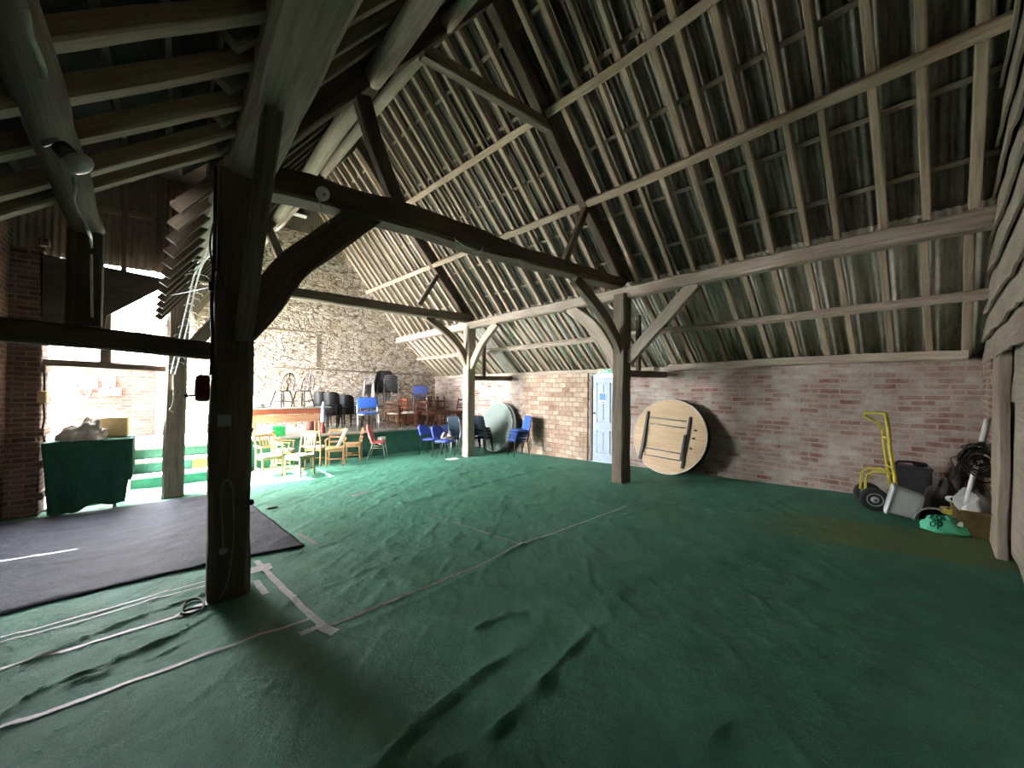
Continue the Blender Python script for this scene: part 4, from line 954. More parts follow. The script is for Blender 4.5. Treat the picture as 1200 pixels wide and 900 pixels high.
for x0, x1, lab in ((58, 67, 'pale upright yard timber nearest the brick pier'), (70, 79, 'second pale upright yard timber from the brick pier')):
    a, b = onY(x0, 522, 10.6), onY(x1, 428, 10.6); timber('yard_post', [((a[0]+b[0])/2, 10.6, -.45), ((a[0]+b[0])/2, 10.6, 2.15)], abs(b[0]-a[0]), .12, 'oak_grey', lab, 'post', up=(0, 1, 0), jit=.008, seg=.3)
e = yb('switch_box', 45, 458, 57, 472, 'card', 'beige electrical box on the edge of the brick pier', 'box', Y=YP+.08, dp=.1)
cable([onY(51, 472, YP+.04), onY(52, 490, YP+.04), onY(50, 505, YP+.04), onY(54, 525, YP+.04)], .012, 'cable_black', 'black cable hanging from the beige box on the pier', n=20)
cable([onY(52, 458, YP+.04), onY(52, 445, YP+.04), onY(52, 430, YP+.04)], .012, 'cable_black', 'black cable rising from the beige box on the pier', n=12)
# hook chain on the step post
cable([onY(203, 438, YT2-.16), onY(203, 465, YT2-.16), onY(202, 474, YT2-.17), onY(199, 480, YT2-.17), onY(203, 483, YT2-.17)], .008, 'cable_white', 'pale cord with a hook hanging on the post at the steps', n=24)

# steps with carpeted treads
sx0, sx1, sy = -.62, .98, 9.95
e = empty('steps', ((sx0+sx1)/2, sy, fz(0, sy)), 0, 'three green carpeted steps rising to the stage level in the sun', 'steps')
z0 = fz(0, sy); rise = (ZS-z0)/3; ew = sx1-sx0
for k in range(3):
    yk = .32*k
    mb = MB(); mb.box((0, yk+.02, rise*(k+.5)-.02), (ew, .04, rise-.04)); r_ = mb.build('riser', M['carpet_step'], e)
    mb = MB(); mb.box((0, yk+(.17 if k < 2 else .14), rise*(k+1)-.025), (ew+.02, .38 if k < 2 else .32, .045)); mb.build('tread', M['concrete' if k else 'grey_white'], e)
mb = MB(); mb.box((.42, .315, rise*1.5-.02), (.68, .03, rise-.06)); o = mb.build('board', M['yellow_wood'], e); o['label'] = 'bare yellow board on the middle riser'
mb = MB(); mb.box((-ew/2-.02, .45, rise*1.5), (.04, .92, rise*3)); mb.build('side_board', M['oak_grey'], e)
# ------------------------------------------------------------------ furniture kinds (each faces local +Y, origin on the floor)
STOREROOM = (0, 0, 0)
def wood_chair(wm, sm, arms=False, slats='v', loc=(0, 0, 0), rz=0, label='', group=None, name='wooden_chair', h=.90, turned=False):
    e = empty(name, loc, rz, label, 'chair', group)
    for s_ in (-1, 1):
        mb = MB()
        if turned: mb.tube([(s_*.185, .18, 0), (s_*.185, .18, .08), (s_*.185, .18, .2), (s_*.185, .18, .3), (s_*.185, .18, .42)], [.011, .018, .014, .02, .02], 10)
        else: mb.bar([(s_*.19, .185, 0), (s_*.19, .185, .43)], .034, .034, (0, 1, 0))
        mb.build('leg', wm, e)
        mb = MB(); mb.bar([(s_*.18, -.215, 0), (s_*.18, -.19, .25), (s_*.18, -.195, .46), (s_*.18, -.22, .68), (s_*.18, -.27, h)], .030, .036, (0, 1, 0), seg=.08); mb.build('leg', wm, e)
    mb = MB()
    mb.box((0, .185, .405), (.36, .022, .055)); mb.box((0, -.195, .405), (.34, .022, .055))
    for s_ in (-1, 1): mb.box((s_*.185, 0, .405), (.022, .36, .055), ax=1)
    mb.build('seat_frame', wm, e)
    mb = MB(); mb.cushion((0, .005, .452), (.43, .43, .055)); mb.build('seat', sm, e)
    mb = MB(); mb.bar([(-.165, -.255, h-.05), (0, -.272, h-.045), (.165, -.255, h-.05)], .020, .065, seg=.05)
    if slats == 'v':
        mb.bar([(-.165, -.217, .60), (.165, -.217, .60)], .018, .04)
        for x in (-.09, -.03, .03, .09): mb.bar([(x, -.215, .61), (x, -.257, h-.07)], .026, .011, (0, 1, 0))
    else:
        for z, yy in ((.57, -.210), (.69, -.225)): mb.bar([(-.165, yy, z), (0, yy-.012, z), (.165, yy, z)], .016, .042, seg=.05)
    mb.build('backrest', wm, e)
    for s_ in (-1, 1): mb = MB(); mb.bar([(s_*.188, .18, .17), (s_*.183, -.195, .17)], .018, .028); mb.build('stretcher', wm, e)
    mb = MB(); mb.bar([(-.18, .0, .17), (.18, .0, .17)], .018, .026); mb.build('stretcher', wm, e)
    if arms:
        for s_ in (-1, 1):
            mb = MB(); mb.bar([(s_*.195, -.225, .66), (s_*.215, 0, .655), (s_*.21, .19, .64)], .045, .025, seg=.06); mb.bar([(s_*.2, .15, .43), (s_*.208, .16, .64)], .028, .03, (0, 1, 0)); mb.build('armrest', wm, e)
    return e
def stack_chair(vm, fm, loc=(0, 0, 0), rz=0, label='', group=None, name='stacking_chair', rounded=False, w=.47):
    e = empty(name, loc, rz, label, 'chair', group); hw = w/2
    for s_ in (-1, 1):
        x = s_*(hw-.02)
        mb = MB(); mb.tube([(x, .20, 0), (x, .195, .2), (x, .185, .40), (x, .15, .425)], .0125, 9); mb.build('leg', fm, e)
        mb = MB(); mb.tube([(x, -.25, 0), (x, -.22, .22), (x, -.185, .40), (x, -.20, .52), (x, -.235, .66), (x, -.265, .80)], .0125, 9); mb.build('leg', fm, e)
        mb = MB(); mb.tube([(x, .17, .415), (x, 0, .412), (x, -.19, .41)], .011, 8); mb.build('side_rail', fm, e)
    mb = MB(); mb.tube([(-hw+.02, .17, .41), (hw-.02, .17, .41)], .010, 8); mb.build('front_rail', fm, e)
    mb = MB(); mb.cushion((0, .005, .448), (w, .44, .065)); mb.build('seat', vm, e)
    mb = MB()
    if rounded:
        mb.grid(lambda u, v: ((u-.5)*w*(1.02-.10*max(0, v-.55)), -.225-.075*v-.03*(1-abs(2*u-1)**2), .56+.29*v-.06*(abs(2*u-1)**4)*v), 16, 10, .045, (0, 1, .1))
    else: mb.cushion((0, -.238, .70), (w, .30, .055), (PI/2+.16, 0, 0))
    mb.build('backrest', vm, e)
    return e
def tub_chair(vm, fm, loc=(0, 0, 0), rz=0, label='', group=None, name='tub_chair'):
    """black plastic stacking chair with a deep wrap-around back"""
    e = empty(name, loc, rz, label, 'chair', group)
    mb = MB(); mb.grid(lambda u, v: ((.235-.03*(1-v))*math.sin((u-.5)*2.7), -.02-.215*math.cos((u-.5)*2.7)-.05*v+.02, .40+.42*v-.10*abs(2*u-1)**3*v), 20, 8, .018, (0, .6, 0)); mb.build('backrest', vm, e)
    mb = MB(); mb.grid(lambda u, v: ((u-.5)*.42*(1-.12*(1-v)), -.20+.42*v, .435-.035*math.sin(PI*u)*math.sin(PI*v)-.03*v**6), 14, 12, .018, (0, 0, -1)); mb.build('seat', vm, e)
    for s_ in (-1, 1):
        mb = MB(); mb.tube([(s_*.21, .21, 0), (s_*.18, .16, .41)], [.014, .017], 9); mb.build('leg', fm, e)
        mb = MB(); mb.tube([(s_*.20, -.24, 0), (s_*.17, -.16, .41)], [.014, .017], 9); mb.build('leg', fm, e)
    return e
def resin_chair(vm, am, loc=(0, 0, 0), rz=0, label='', group=None, name='garden_chair'):
    e = empty(name, loc, rz, label, 'chair', group)
    mb = MB(); mb.grid(lambda u, v: ((u-.5)*(.40+.03*math.sin(PI*v)), -.20-.17*v-.04*math.sin(PI*u), .42+.44*v-.05*abs(2*u-1)**4*v), 16, 10, .015, (0, 1, 0)); mb.build('backrest', vm, e)
    mb = MB(); mb.grid(lambda u, v: ((u-.5)*(.40+.04*v), -.21+.43*v, .42-.02*math.sin(PI*u)-.03*v**5), 12, 10, .014, (0, 0, -1)); mb.build('seat', vm, e)
    for s_ in (-1, 1):
        mb = MB(); mb.bar([(s_*.25, .23, 0), (s_*.235, .20, .42), (s_*.235, .19, .58)], .018, [.055, .05, .045], (0, 1, 0), seg=.1); mb.build('leg', am, e)
        mb = MB(); mb.bar([(s_*.24, -.30, 0), (s_*.225, -.24, .42), (s_*.215, -.25, .60)], .018, [.055, .05, .04], (0, 1, 0), seg=.1); mb.build('leg', am, e)
        mb = MB(); mb.bar([(s_*.205, -.34, .72), (s_*.235, -.25, .655), (s_*.245, -.02, .645), (s_*.24, .20, .62)], .05, .016, (0, 0, 1), seg=.05); mb.build('armrest', am, e)
    return e
def windsor(wm, loc=(0, 0, 0), rz=0, label='', group=None):
    e = empty('windsor_chair', loc, rz, label, 'chair', group)
    mb = MB(); mb.lathe([(.01, -.016), (.18, -.016), (.205, 0), (.20, .016), (.01, .012)], 24, (0, 0, .44)); mb.build('seat', wm, e)
    for sx in (-1, 1):
        for sy in (-1, 1):
            mb = MB(); mb.tube([(sx*.20, sy*.20, 0), (sx*.185, sy*.185, .1), (sx*.15, sy*.15, .28), (sx*.12, sy*.12, .43)], [.012, .017, .019, .013], 9); mb.build('leg', wm, e)
        mb = MB(); mb.tube([(sx*.17, .17, .16), (sx*.172, 0, .16), (sx*.17, -.17, .16)], [.009, .014, .009], 8); mb.build('stretcher', wm, e)
    mb = MB(); mb.tube([(-.172, 0, .16), (0, 0, .16), (.172, 0, .16)], [.009, .014, .009], 8); mb.build('stretcher', wm, e)
    mb = MB(); arc = []
    for i in range(21):
        a = PI*i/20; z = .455+.46*min(1, math.sin(a)**.62); x = .185*math.cos(a)*(1.0+.10*math.sin(a)); arc.append((x, -.15-.11*(z-.455)/.46, z))
    mb.tube(arc, .013, 8); mb.build('hoop', wm, e)
    for x in (-.13, -.09, -.052, .052, .09, .13):
        zt = .455+.45*math.sqrt(max(0, 1-(x/.2)**2)); mb = MB(); mb.tube([(x*.8, -.15, .455), (x, -.15-.11*(zt-.455)/.46, zt)], .006, 6); mb.build('spindle', wm, e)
    mb = MB(); mb.bar([(0, -.152, .455), (0, -.20, .62)], [.05, .03], .010, (0, 1, 0)); mb.bar([(0, -.22, .76), (0, -.255, .90)], [.03, .055], .010, (0, 1, 0))
    c = Vector((0, -.212, .69)); R = Euler((.23, 0, 0)).to_matrix()
    mb.tube([c+R@Vector((.068*math.cos(a), 0, .068*math.sin(a))) for a in np.linspace(0, 2*PI, 20, endpoint=False)], .009, 6, cyc=True)
    for k in range(6): a = k*PI/3; mb.tube([c, c+R@Vector((.066*math.cos(a), 0, .066*math.sin(a)))], .006, 5)
    mb.build('wheel_splat', wm, e)
    return e
def banquet(loc, rz, label):
    e = empty('banquet_chair', loc, rz, label, 'chair')
    for s_ in (-1, 1):
        mb = MB(); mb.tube([(s_*.20, .23, 0), (s_*.195, .20, .22), (s_*.19, .17, .40), (s_*.19, .05, .415)], .011, 8); mb.build('leg', M['beige'], e)
        mb = MB(); mb.tube([(s_*.20, -.24, 0), (s_*.19, -.14, .30), (s_*.19, -.10, .41), (s_*.185, -.21, .62), (s_*.18, -.25, .88)], .011, 8); mb.build('leg', M['beige'], e)
        mb = MB(); mb.tube([(s_*.195, .20, .30), (s_*.193, -.14, .30)], .007, 7); mb.build('stretcher', M['beige'], e)
    mb = MB(); mb.tube([(-.195, .19, .30), (.195, .19, .30)], .007, 7); mb.build('stretcher', M['beige'], e)
    mb = MB(); mb.cushion((0, .01, .45), (.42, .42, .075)); mb.build('seat', M['pink'], e)
    mb = MB(); mb.grid(lambda u, v: ((u-.5)*.40*(1-.35*max(0, v-.6)**1.2), -.155-.13*v-.02*math.sin(PI*u), .50+.42*v-.05*abs(2*u-1)**2*v), 12, 10, .045, (0, 1, .2)); mb.build('backrest', M['pink'], e)
    return e
def table(name, loc, rz, w_, d_, h_, tm, lm, label, leg=.06, apron=.10, lip=.0, group=None, cat='table', rot=None):
    e = empty(name, loc, rz, label, cat, group, rot)
    mb = MB(); mb.box((0, 0, h_-.02), (w_, d_, .04)); mb.build('table_top', tm, e)
    if apron:
        mb = MB()
        for s_ in (-1, 1): mb.box((0, s_*(d_/2-.06), h_-.04-apron/2), (w_-.12, .022, apron)); mb.box((s_*(w_/2-.06), 0, h_-.04-apron/2), (.022, d_-.12, apron), ax=1)
        mb.build('apron', lm, e)
    for sx in (-1, 1):
        for sy in (-1, 1): mb = MB(); mb.bar([(sx*(w_/2-.07), sy*(d_/2-.07), 0), (sx*(w_/2-.07), sy*(d_/2-.07), h_-.04)], leg, leg, (0, 1, 0)); mb.build('leg', lm, e)
    return e
def facing(k, off=0.0):
    v = {'L': (-.747, .665), 'R': (.747, -.665), 'C': (-.665, -.747), 'A': (.665, .747)}[k]
    return math.atan2(-v[0], v[1])+off
def gf(px, dz=0.0): p = onF(*px); return (p[0], p[1], hf(p[0], p[1])+.004+dz)
def st(px, Y=None, dz=0.0):
    """a spot on the stage under a pixel column, at depth Y"""
    p = onY(px, 480, Y)
    if p[0] > 7.2: p = onX(px, 480, 7.2)
    return (p[0], max(p[1], 11.1), ZS+.001+dz)
def fl2(px, Y): p = onY(px, 500, Y); return (p[0], Y, hf(p[0], Y)+.004)

# --- pine chairs in front of the stage
P_, C_ = M['pine'], M['cream']
wood_chair(P_, C_, True, 'v', fl2(316, 9.55), facing('C', .95), 'pine armchair with white seat, leftmost in front of the stage', name='armchair')
wood_chair(P_, C_, False, 'v', fl2(352, 9.0), facing('C', -.25), 'pine chair with white padded seat, frontmost in the sunlit group')
wood_chair(P_, C_, False, 'v', fl2(371, 10.47), facing('A', .1), 'pine slat-back chair turned away behind the frontmost one')
wood_chair(P_, C_, True, 'h', fl2(333, 10.4), facing('R', .3), 'pine armchair against the stage front behind the frontmost chair', name='armchair')
wood_chair(P_, P_, True, 'h', fl2(394, 9.88), facing('C', .3), 'pine armchair holding a pale plank, right of the slat-back chair', name='armchair')
wood_chair(P_, P_, False, 'h', fl2(414, 10.48), facing('L', .25), 'pine chair seen from the side with its back to the pink chair')
e = fl2(399, 9.88); mb = MB(); mb.bar([(e[0]-.06, e[1]-.02, e[2]+.475), (e[0]+.12, e[1]-.12, e[2]+.92)], .07, .025, (0, 1, 0)); tag(mb.build('plank', M['paper']), 'pale plank leaning across the pine armchair', 'plank')
banquet(fl2(443, 10.4), facing('R', .15), 'coral pink banquet chair with metal legs before the stage')
e = fl2(450, 10.33); mb = MB(); mb.box((0, 0, .0), (.20, .14, .09)); o = tag(mb.build('small_box', M['paper'], pivot=(0, 0, 0)), 'small white box on the pink chair seat', 'box'); o.location = (e[0]-.05, e[1]+.04, e[2]+.54); o.rotation_euler = (0, 0, .5)

# --- on the stage
tz = onY(338, 478, 11.35)[2]-ZS
tl = onY(292, 480, 11.35)[0]; tr = onY(381, 480, 11.35)[0]
e = empty('trestle_table', ((tl+tr)/2, 11.62, ZS), 0, 'big red-brown table with a pale top near the left end of the stage', 'table')
w_ = tr-tl
mb = MB(); mb.box((.06, 0, tz-.012), (w_+.2, .58, .024)); o = mb.build('table_top', M['melamine'], e); o['label'] = 'pale worn top'
mb = MB()
for s_ in (-1, 1): mb.box((0, s_*.25, tz-.095), (w_, .05, .14)); mb.box((s_*(w_/2-.03), 0, tz-.095), (.05, .5, .14), ax=1)
mb.build('apron', M['redwood'], e)
mb = MB(); mb.box((0, -.24, tz-.28), (w_-.25, .02, .20)); mb.build('back_panel', M['midwood'], e)
for sx in (-1, 1):
    for sy in (-1, 1): mb = MB(); mb.bar([(sx*(w_/2-.10), sy*.20, 0), (sx*(w_/2-.10), sy*.20, tz-.16)], .10, .10, (0, 1, 0)); mb.build('leg', M['midwood'], e)
ztop = ZS+tz+.006
def ont(px, Y): p = onY(px, 475, Y); return (p[0], Y, ztop)
windsor(M['blackwood'], ont(331, 11.6), facing('L', -.35), 'dark wheelback chair seen side-on on the red-brown table')
windsor(M['blackwood'], ont(355, 11.6), facing('C', -.15), 'dark wheelback chair facing the room on the red-brown table')
mb = MB(); mb.cushion((0, 0, .09), (.34, .3, .2)); mb.cushion((.2, .05, .05), (.22, .2, .1)); o = tag(mb.build('bundle', M['paper'], pivot=(0, 0, 0)), 'white bundle at the left end of the red-brown table', 'bundle'); o.location = ont(298, 11.62)
# barrel leg and stand beside it
e = st(365, 12.12); mb = MB(); mb.lathe([(.12, 0), (.135, .03), (.15, .25), (.15, .42), (.135, .66), (.12, .70)], 20); o = tag(mb.build('keg', M['brown_oval'], pivot=(0, 0, 0)), 'dark brown keg under the right end of the red-brown table', 'barrel'); o.location = e
e = st(319, 11.2); mb = MB(); mb.box((0, 0, .15), (.30, .24, .30)); 
e2 = empty('crate', (e[0]+.08, 11.02, ZS+.002), .2, 'bright green plastic crate on the stage edge behind the pine armchair', 'crate')
mb = MB()
for s_ in (-1, 1): mb.box((s_*.145, 0, .12), (.012, .24, .22)); mb.box((0, s_*.115, .12), (.30, .012, .22))
mb.box((0, 0, .012), (.29, .23, .015)); mb.build('body', M['green_plastic'], e2)
mb = MB(); mb.tube([(-.15, -.12, .235), (.15, -.12, .235), (.15, .12, .235), (-.15, .12, .235)], .010, 6, cyc=True); mb.build('rim', M['green_plastic'], e2)
e = st(378, 11.1); e2 = empty('rolled_parasol', (e[0], 11.05, ZS), 0, 'furled blue and white parasol standing at the table end on the stage', 'parasol')
mb = MB(); mb.tube([(0, 0, .02), (0, 0, .85)], .012, 8); mb.build('pole', M['white'], e2)
mb = MB(); mb.lathe([(.055, .30), (.06, .34), (.05, .6), (.03, .80), (.012, .84)], 14); mb.build('canopy', plain('blue_white_canvas', (.30, .38, .66), .8, vary=.5, scale=30), e2)
mb = MB(); mb.lathe([(.075, 0), (.08, .02), (.07, .05), (.02, .30), (.015, .31)], 14); mb.build('base', M['red_dark'], e2)
def stack(first, n, dz, dback, labels, group):
    """copies of the first chair nested upward; the pile creeps back a little"""
    rz = first.rotation_euler[2]; b = np.array((math.sin(rz), -math.cos(rz)))
    for i in range(1, n):
        l = first.location; dup(first, (l[0]+b[0]*dback*i+random.uniform(-.004, .004), l[1]+b[1]*dback*i, l[2]+dz*i), None, labels(i))
ordn = ['lowest', 'second', 'third', 'fourth', 'fifth', 'sixth', 'seventh']
def lab_stack(kind, where, n): return lambda i: f'{kind} {where}, '+('topmost of its stack' if i == n-1 else ordn[i]+' from the bottom of its stack')
# black tub chairs (backs to the room)
f = lab_stack('black tub chair', 'beside the red-brown table', 5)
c = tub_chair(M['black'], M['black'], st(390.5, 12.2), facing('A', .10), f(0), 'black tub chairs stacked on the stage'); stack(c, 5, .075, .012, f, None)
f = lab_stack('black tub chair', 'behind the front black stack', 4)
c = tub_chair(M['black'], M['black'], st(378, 12.78), facing('A', .2), f(0), 'black tub chairs stacked on the stage'); stack(c, 5, .075, .012, f, None)
f = lab_stack('black tub chair', 'beside the blue vinyl chair', 4)
c = tub_chair(M['black'], M['black'], st(408, 12.5), facing('A', .0), f(0), 'black tub chairs stacked on the stage'); stack(c, 4, .07, .012, f, None)
# blue vinyl chair on the stage, dark pad on top
c = stack_chair(M['blue'], M['steel'], st(432, 11.05), facing('C', .45), 'bright blue vinyl chair at the stage edge beside the black stacks', name='vinyl_chair', w=.54); c.scale = (1.13, 1.13, 1.13)
c2 = stack_chair(M['dark_grey'], M['black_metal'], st(430, 11.58), facing('C', .1), 'dark chair standing right behind the bright blue vinyl chair', name='vinyl_chair', w=.5)
# grey garden chairs stacked on a table at the back
tb = table('folding_table', (5.22, 12.27, ZS), 0, 1.42, .68, onY(455, 474, 12.0)[2]-ZS, M['melamine'], M['black_metal'], 'pale topped table carrying the grey garden chairs', leg=.035, apron=.03)
zt2 = onY(455, 474, 12.0)[2]+.008
def ont2(px, Y): p = onY(px, 470, Y); return (p[0], Y, zt2)
f = lab_stack('grey garden chair', 'on the pale table, right-hand pile', 3)
c = resin_chair(M['resin'], M['resin_pale'], ont2(460, 12.15), facing('A', .15), f(0), 'garden chairs stacked on the pale table'); stack(c, 3, .06, .02, f, None)
f = lab_stack('grey garden chair', 'on the pale table, middle pile', 5)
c = resin_chair(M['resin'], M['resin_pale'], ont2(448, 12.35), facing('A', .55), f(0), 'garden chairs stacked on the pale table'); stack(c, 5, .06, .02, f, None)
f = lab_stack('grey garden chair', 'on the pale table, left-hand pile', 5)
c = resin_chair(M['resin'], M['resin_pale'], ont2(437, 12.4), facing('A', 1.0), f(0), 'garden chairs stacked on the pale table'); stack(c, 5, .06, .02, f, None)
# dark and red wooden chairs along the stage front
wood_chair(M['darkwood'], C_, False, 'h', st(461, 11.15), facing('A', .1), 'dark ladder-back chair with pale seat, right of the blue vinyl chair', h=.86)
wood_chair(M['darkwood'], C_, False, 'h', st(479, 11.15), facing('L', .3), 'dark chair with pale seat side-on beside the orange-brown chair', h=.8)
wood_chair(M['redwood'], C_, False, 'v', st(480.5, 11.7), facing('R', .9), 'orange-brown chair with slatted back at the stage front', h=.92)
wood_chair(M['pine'], M['midwood'], False, 'h', st(474, 12.93, .3), facing('A', .1), 'light wooden chair perched behind the pale table', h=.95)
mb = MB(); p = st(474, 12.93); mb.box((0, 0, .148), (.5, .48, .296)); o = tag(mb.build('wooden_crate', M['midwood'], pivot=(0, 0, 0)), 'brown crate lifting the light wooden chair behind the pale table', 'crate'); o.location = p
# crowded tables with upturned chairs at the far corner
t1 = onY(500, 481, 11.7); hT = t1[2]-ZS
table('pub_table', (6.27, 11.78, ZS), .0, .54, .48, hT, M['midwood'], M['darkwood'], 'wooden table with pale top under the navy chair', leg=.05, apron=.07)
t2 = onY(530, 478, 12.5)
table('pub_table', (6.99, 12.22, ZS), PI/2, 1.58, .60, hT, M['darkwood'], M['darkwood'], 'dark table against the brick wall covered with upturned chairs', leg=.05, apron=.07)
def upturned(px, Y, z, rz, wm, sm, lab, slats='v', tilt=PI):
    e = wood_chair(wm, sm, False, slats, (px, Y, z+.485), 0, lab, None, h=.80)
    e.rotation_euler = (tilt, 0, rz); return e
zt3 = ZS+hT
#upturned(6.05, 11.85, zt3, .4, M['midwood'], M['midwood'], 'upturned brown chair on the left end of the wooden table')
upturned(6.86, 12.70, zt3+.003, PI/2+.03, M['redwood'], M['redwood'], 'upturned red-brown chair at the far end of the dark table')
upturned(6.86, 12.2, zt3+.004, PI/2+.01, M['darkwood'], M['brown_oval'], 'upturned dark chair on the middle of the dark table')
upturned(6.86, 11.70, zt3+.003, PI/2+.04, M['darkwood'], M['darkwood'], 'upturned dark chair on the near end of the dark table', 'h')
c = stack_chair(M['navy'], M['steel'], (6.27, 11.79, zt3+.004), facing('A', .2), 'navy chair standing on the wooden table', name='office_chair', rounded=True)
wood_chair(M['darkwood'], M['brown_oval'], False, 'v', (6.28, 11.15, ZS+.001), facing('R', .8), 'dark chair on the stage edge right of the wooden table', h=.85)
wood_chair(M['darkwood'], M['darkwood'], False, 'v', (6.80, 11.15, ZS+.001), facing('C', .75), 'dark chair on the stage edge by the far pale post', h=.85)
wood_chair(M['darkwood'], M['brown_oval'], False, 'h', (7.32, 11.15, ZS+.001), facing('L', .85), 'dark chair at the right end of the stage', h=.9)
#wood_chair(M['midwood'], M['midwood'], False, 'v', (onY(497, 470, 12.7)[0], 12.8, ZS), facing('C', .2), 'brown chair against the stone gable behind the wooden table', h=.95)

# --- right of the stage on the carpet
stack_chair(M['blue_fabric'], M['black_metal'], fl2(505, 9.9), facing('R', -.35), 'blue fabric chair, left of two beside the stage corner', name='fabric_chair', rounded=True)
stack_chair(M['blue_fabric'], M['black_metal'], fl2(521, 9.05), facing('R', -.45), 'blue fabric chair with folded cloth on its seat, nearest the far pale post', name='fabric_chair', rounded=True)
e = fl2(525, 9.0); mb = MB(); mb.cushion((0, 0, .03), (.34, .26, .07)); mb.cushion((-.12, .06, .09), (.08, .10, .22), (0, .5, 0)); o = tag(mb.build('folded_cloth', M['sack'], pivot=(0, 0, 0)), 'crumpled grey cloth on the blue fabric chair', 'cloth'); o.location = (e[0], e[1], e[2]+.50)
stack_chair(M['navy'], M['steel'], fl2(526, 10.3), facing('A', .3), 'navy fabric chair behind the two blue ones', name='fabric_chair', rounded=True)
stack_chair(M['brown_oval'], M['steel'], fl2(543, 10.5), facing('C', .2), 'round-backed brown chair peeping over the teal stack', name='fabric_chair', rounded=True)
f = lab_stack('slate teal chair', 'left of the far pale post', 4)
c = stack_chair(M['teal'], M['steel'], fl2(541, 9.25), facing('A', -.55), f(0), 'slate teal stacking chairs at the far post'); stack(c, 4, .095, .045, f, None)
f = lab_stack('slate teal chair', 'right of the far pale post', 4)
c = stack_chair(M['teal'], M['black_metal'], fl2(566.5, 8.98), facing('A', -.45), f(0), 'slate teal stacking chairs at the far post'); stack(c, 4, .095, .045, f, None)
e = fl2(531, 8.5); mb = MB(); mb.grid(lambda u, v: ((u-.5)*.34, (v-.5)*.24, .01+.01*noise.noise(Vector((u*4, v*4, 0)))), 8, 6, .004, (0, 0, -1)); o = tag(mb.build('paper_sheet', M['paper'], pivot=(0, 0, 0)), 'white paper sheet on the carpet below the blue chair', 'paper'); o.location = e
f = lab_stack('royal blue chair', 'against the buff brick panel', 4)
pb = onX(609, 525, 7.10); c = stack_chair(M['blue'], M['black_metal'], (7.02, pb[1], hf(7.02, pb[1])+.004), facing('L', .42), f(0), 'royal blue stacking chairs by the brick panel'); stack(c, 4, .085, .02, f, None)

# --- round folding tables leaning on the brick wall
def plane_hit(x, y, o, n): d = _d(x, y); t = ((o-CAM)@n)/(d@n); return CAM+d*t
def round_table(ybase, xbot, lean, dia, face_m, rim_m, label, legs=None, thick=.03, name='round_table'):
    o = np.array((xbot, ybase, hf(xbot, ybase)+.012)); up = np.array((math.sin(lean), 0, math.cos(lean))); n = np.array((-math.cos(lean), 0, math.sin(lean))); rt = np.array((0, -1., 0))
    c = o+up*dia/2
    e = empty(name, tuple(o), 0, label, 'table'); R = Matrix(((rt[0], up[0], n[0]), (rt[1], up[1], n[1]), (rt[2], up[2], n[2])))
    cl = c-o
    def W(p): return np.array(cl)+rt*p[0]+up*p[1]+n*p[2]
    mb = MB(); k = 56
    vs = [W((dia/2*.992*math.cos(2*PI*i/k), dia/2*.992*math.sin(2*PI*i/k), z)) for z in (0, -thick) for i in range(k)]
    gr = [(dia/2*math.cos(2*PI*i/k), dia/2*math.sin(2*PI*i/k), z) for z in (0, -thick) for i in range(k)]
    mb.add(vs, [tuple(range(k)), tuple(range(2*k-1, k-1, -1))], gr); mb.build('table_top', face_m, e)
    mb = MB(); prof = [(.980, .004), (1.0, .004), (1.0, -thick-.004), (.980, -thick-.004)]
    vs = [W((dia/2*r*math.cos(2*PI*i/k), dia/2*r*math.sin(2*PI*i/k), z)) for r, z in prof for i in range(k)]
    mb.add(vs, [(a*k+i, a*k+(i+1) % k, ((a+1) % 4)*k+(i+1) % k, ((a+1) % 4)*k+i) for a in range(4) for i in range(k)]); mb.build('edge_band', rim_m, e)
    if legs: legs(e, lambda x, y, d=0: plane_hit(x, y, c, n)-o+n*d, n)
    return e
def ply_legs(e, hit, n):
    def q(a, b, d): return hit(740+a/8.18, 460+b/8.18, d)
    BM = M['black_metal']
    for (a, b), (c, d), lab in (((166, 182), (82, 640), 0), ((572, 235), (487, 730), 1)):
        mb = MB(); mb.bar([q(a, b, .02), q((a+c)/2, (b+d)/2, .02), q(c, d, .02)], .045, .03, n); f_ = mb.build('folding_leg', BM, e)
        A, B = np.array((a, b)), np.array((c, d)); s_ = 9 if not lab else -16
        p1, p2 = A*.65+B*.35, A*.15+B*.85
        mb = MB(); mb.bar([q(p1[0]+s_, p1[1], .045), q(p2[0]+s_, p2[1], .045)], .05, .028, n); mb.build('inner_leg', BM, f_)
    for (a, b), (c, d) in (((180, 238), (530, 280)), ((178, 298), (516, 341)), ((142, 530), (484, 592)), ((112, 590), (472, 657))):
        mb = MB(); mb.tube([q(a, b, .028), q(c, d, .028)], .011, 8); mb.build('cross_bar', M['grey_plastic'], e)
    for a, b in ((598, 442), (570, 538), (615, 365)):
        mb = MB(); p = q(a, b, .01); mb.box(p, (.02, .05, .035), (0, .1, 0)); mb.build('clip', BM, e)
yt = (onX(746, 515, 7.35)[1]+onX(826, 515, 7.35)[1])/2; dt = abs(onX(746, 515, 7.35)[1]-onX(826, 515, 7.35)[1])
zb = onX(786, 557, 7.2); 
round_table(yt, 7.17, .21, 1.50, M['ply'], M['edge_white'], 'round plywood table with black folding legs leaning on the brick wall', ply_legs)
round_table(yt-.03, 7.275, .20, 1.46, M['midwood'], M['black_metal'], 'second round table hidden behind the plywood one, only its dark rim showing')
y3 = (onX(565, 500, 7.35)[1]+onX(600, 500, 7.35)[1])/2
round_table(y3, 7.16, .20, 1.50, M['melamine'], M['edge_white'], 'pale green round table leaning on the brick wall behind the teal chairs')
round_table(y3-.10, 7.25, .19, 1.50, M['melamine'], M['black_metal'], 'second round table behind the pale green one, only its dark rim showing')
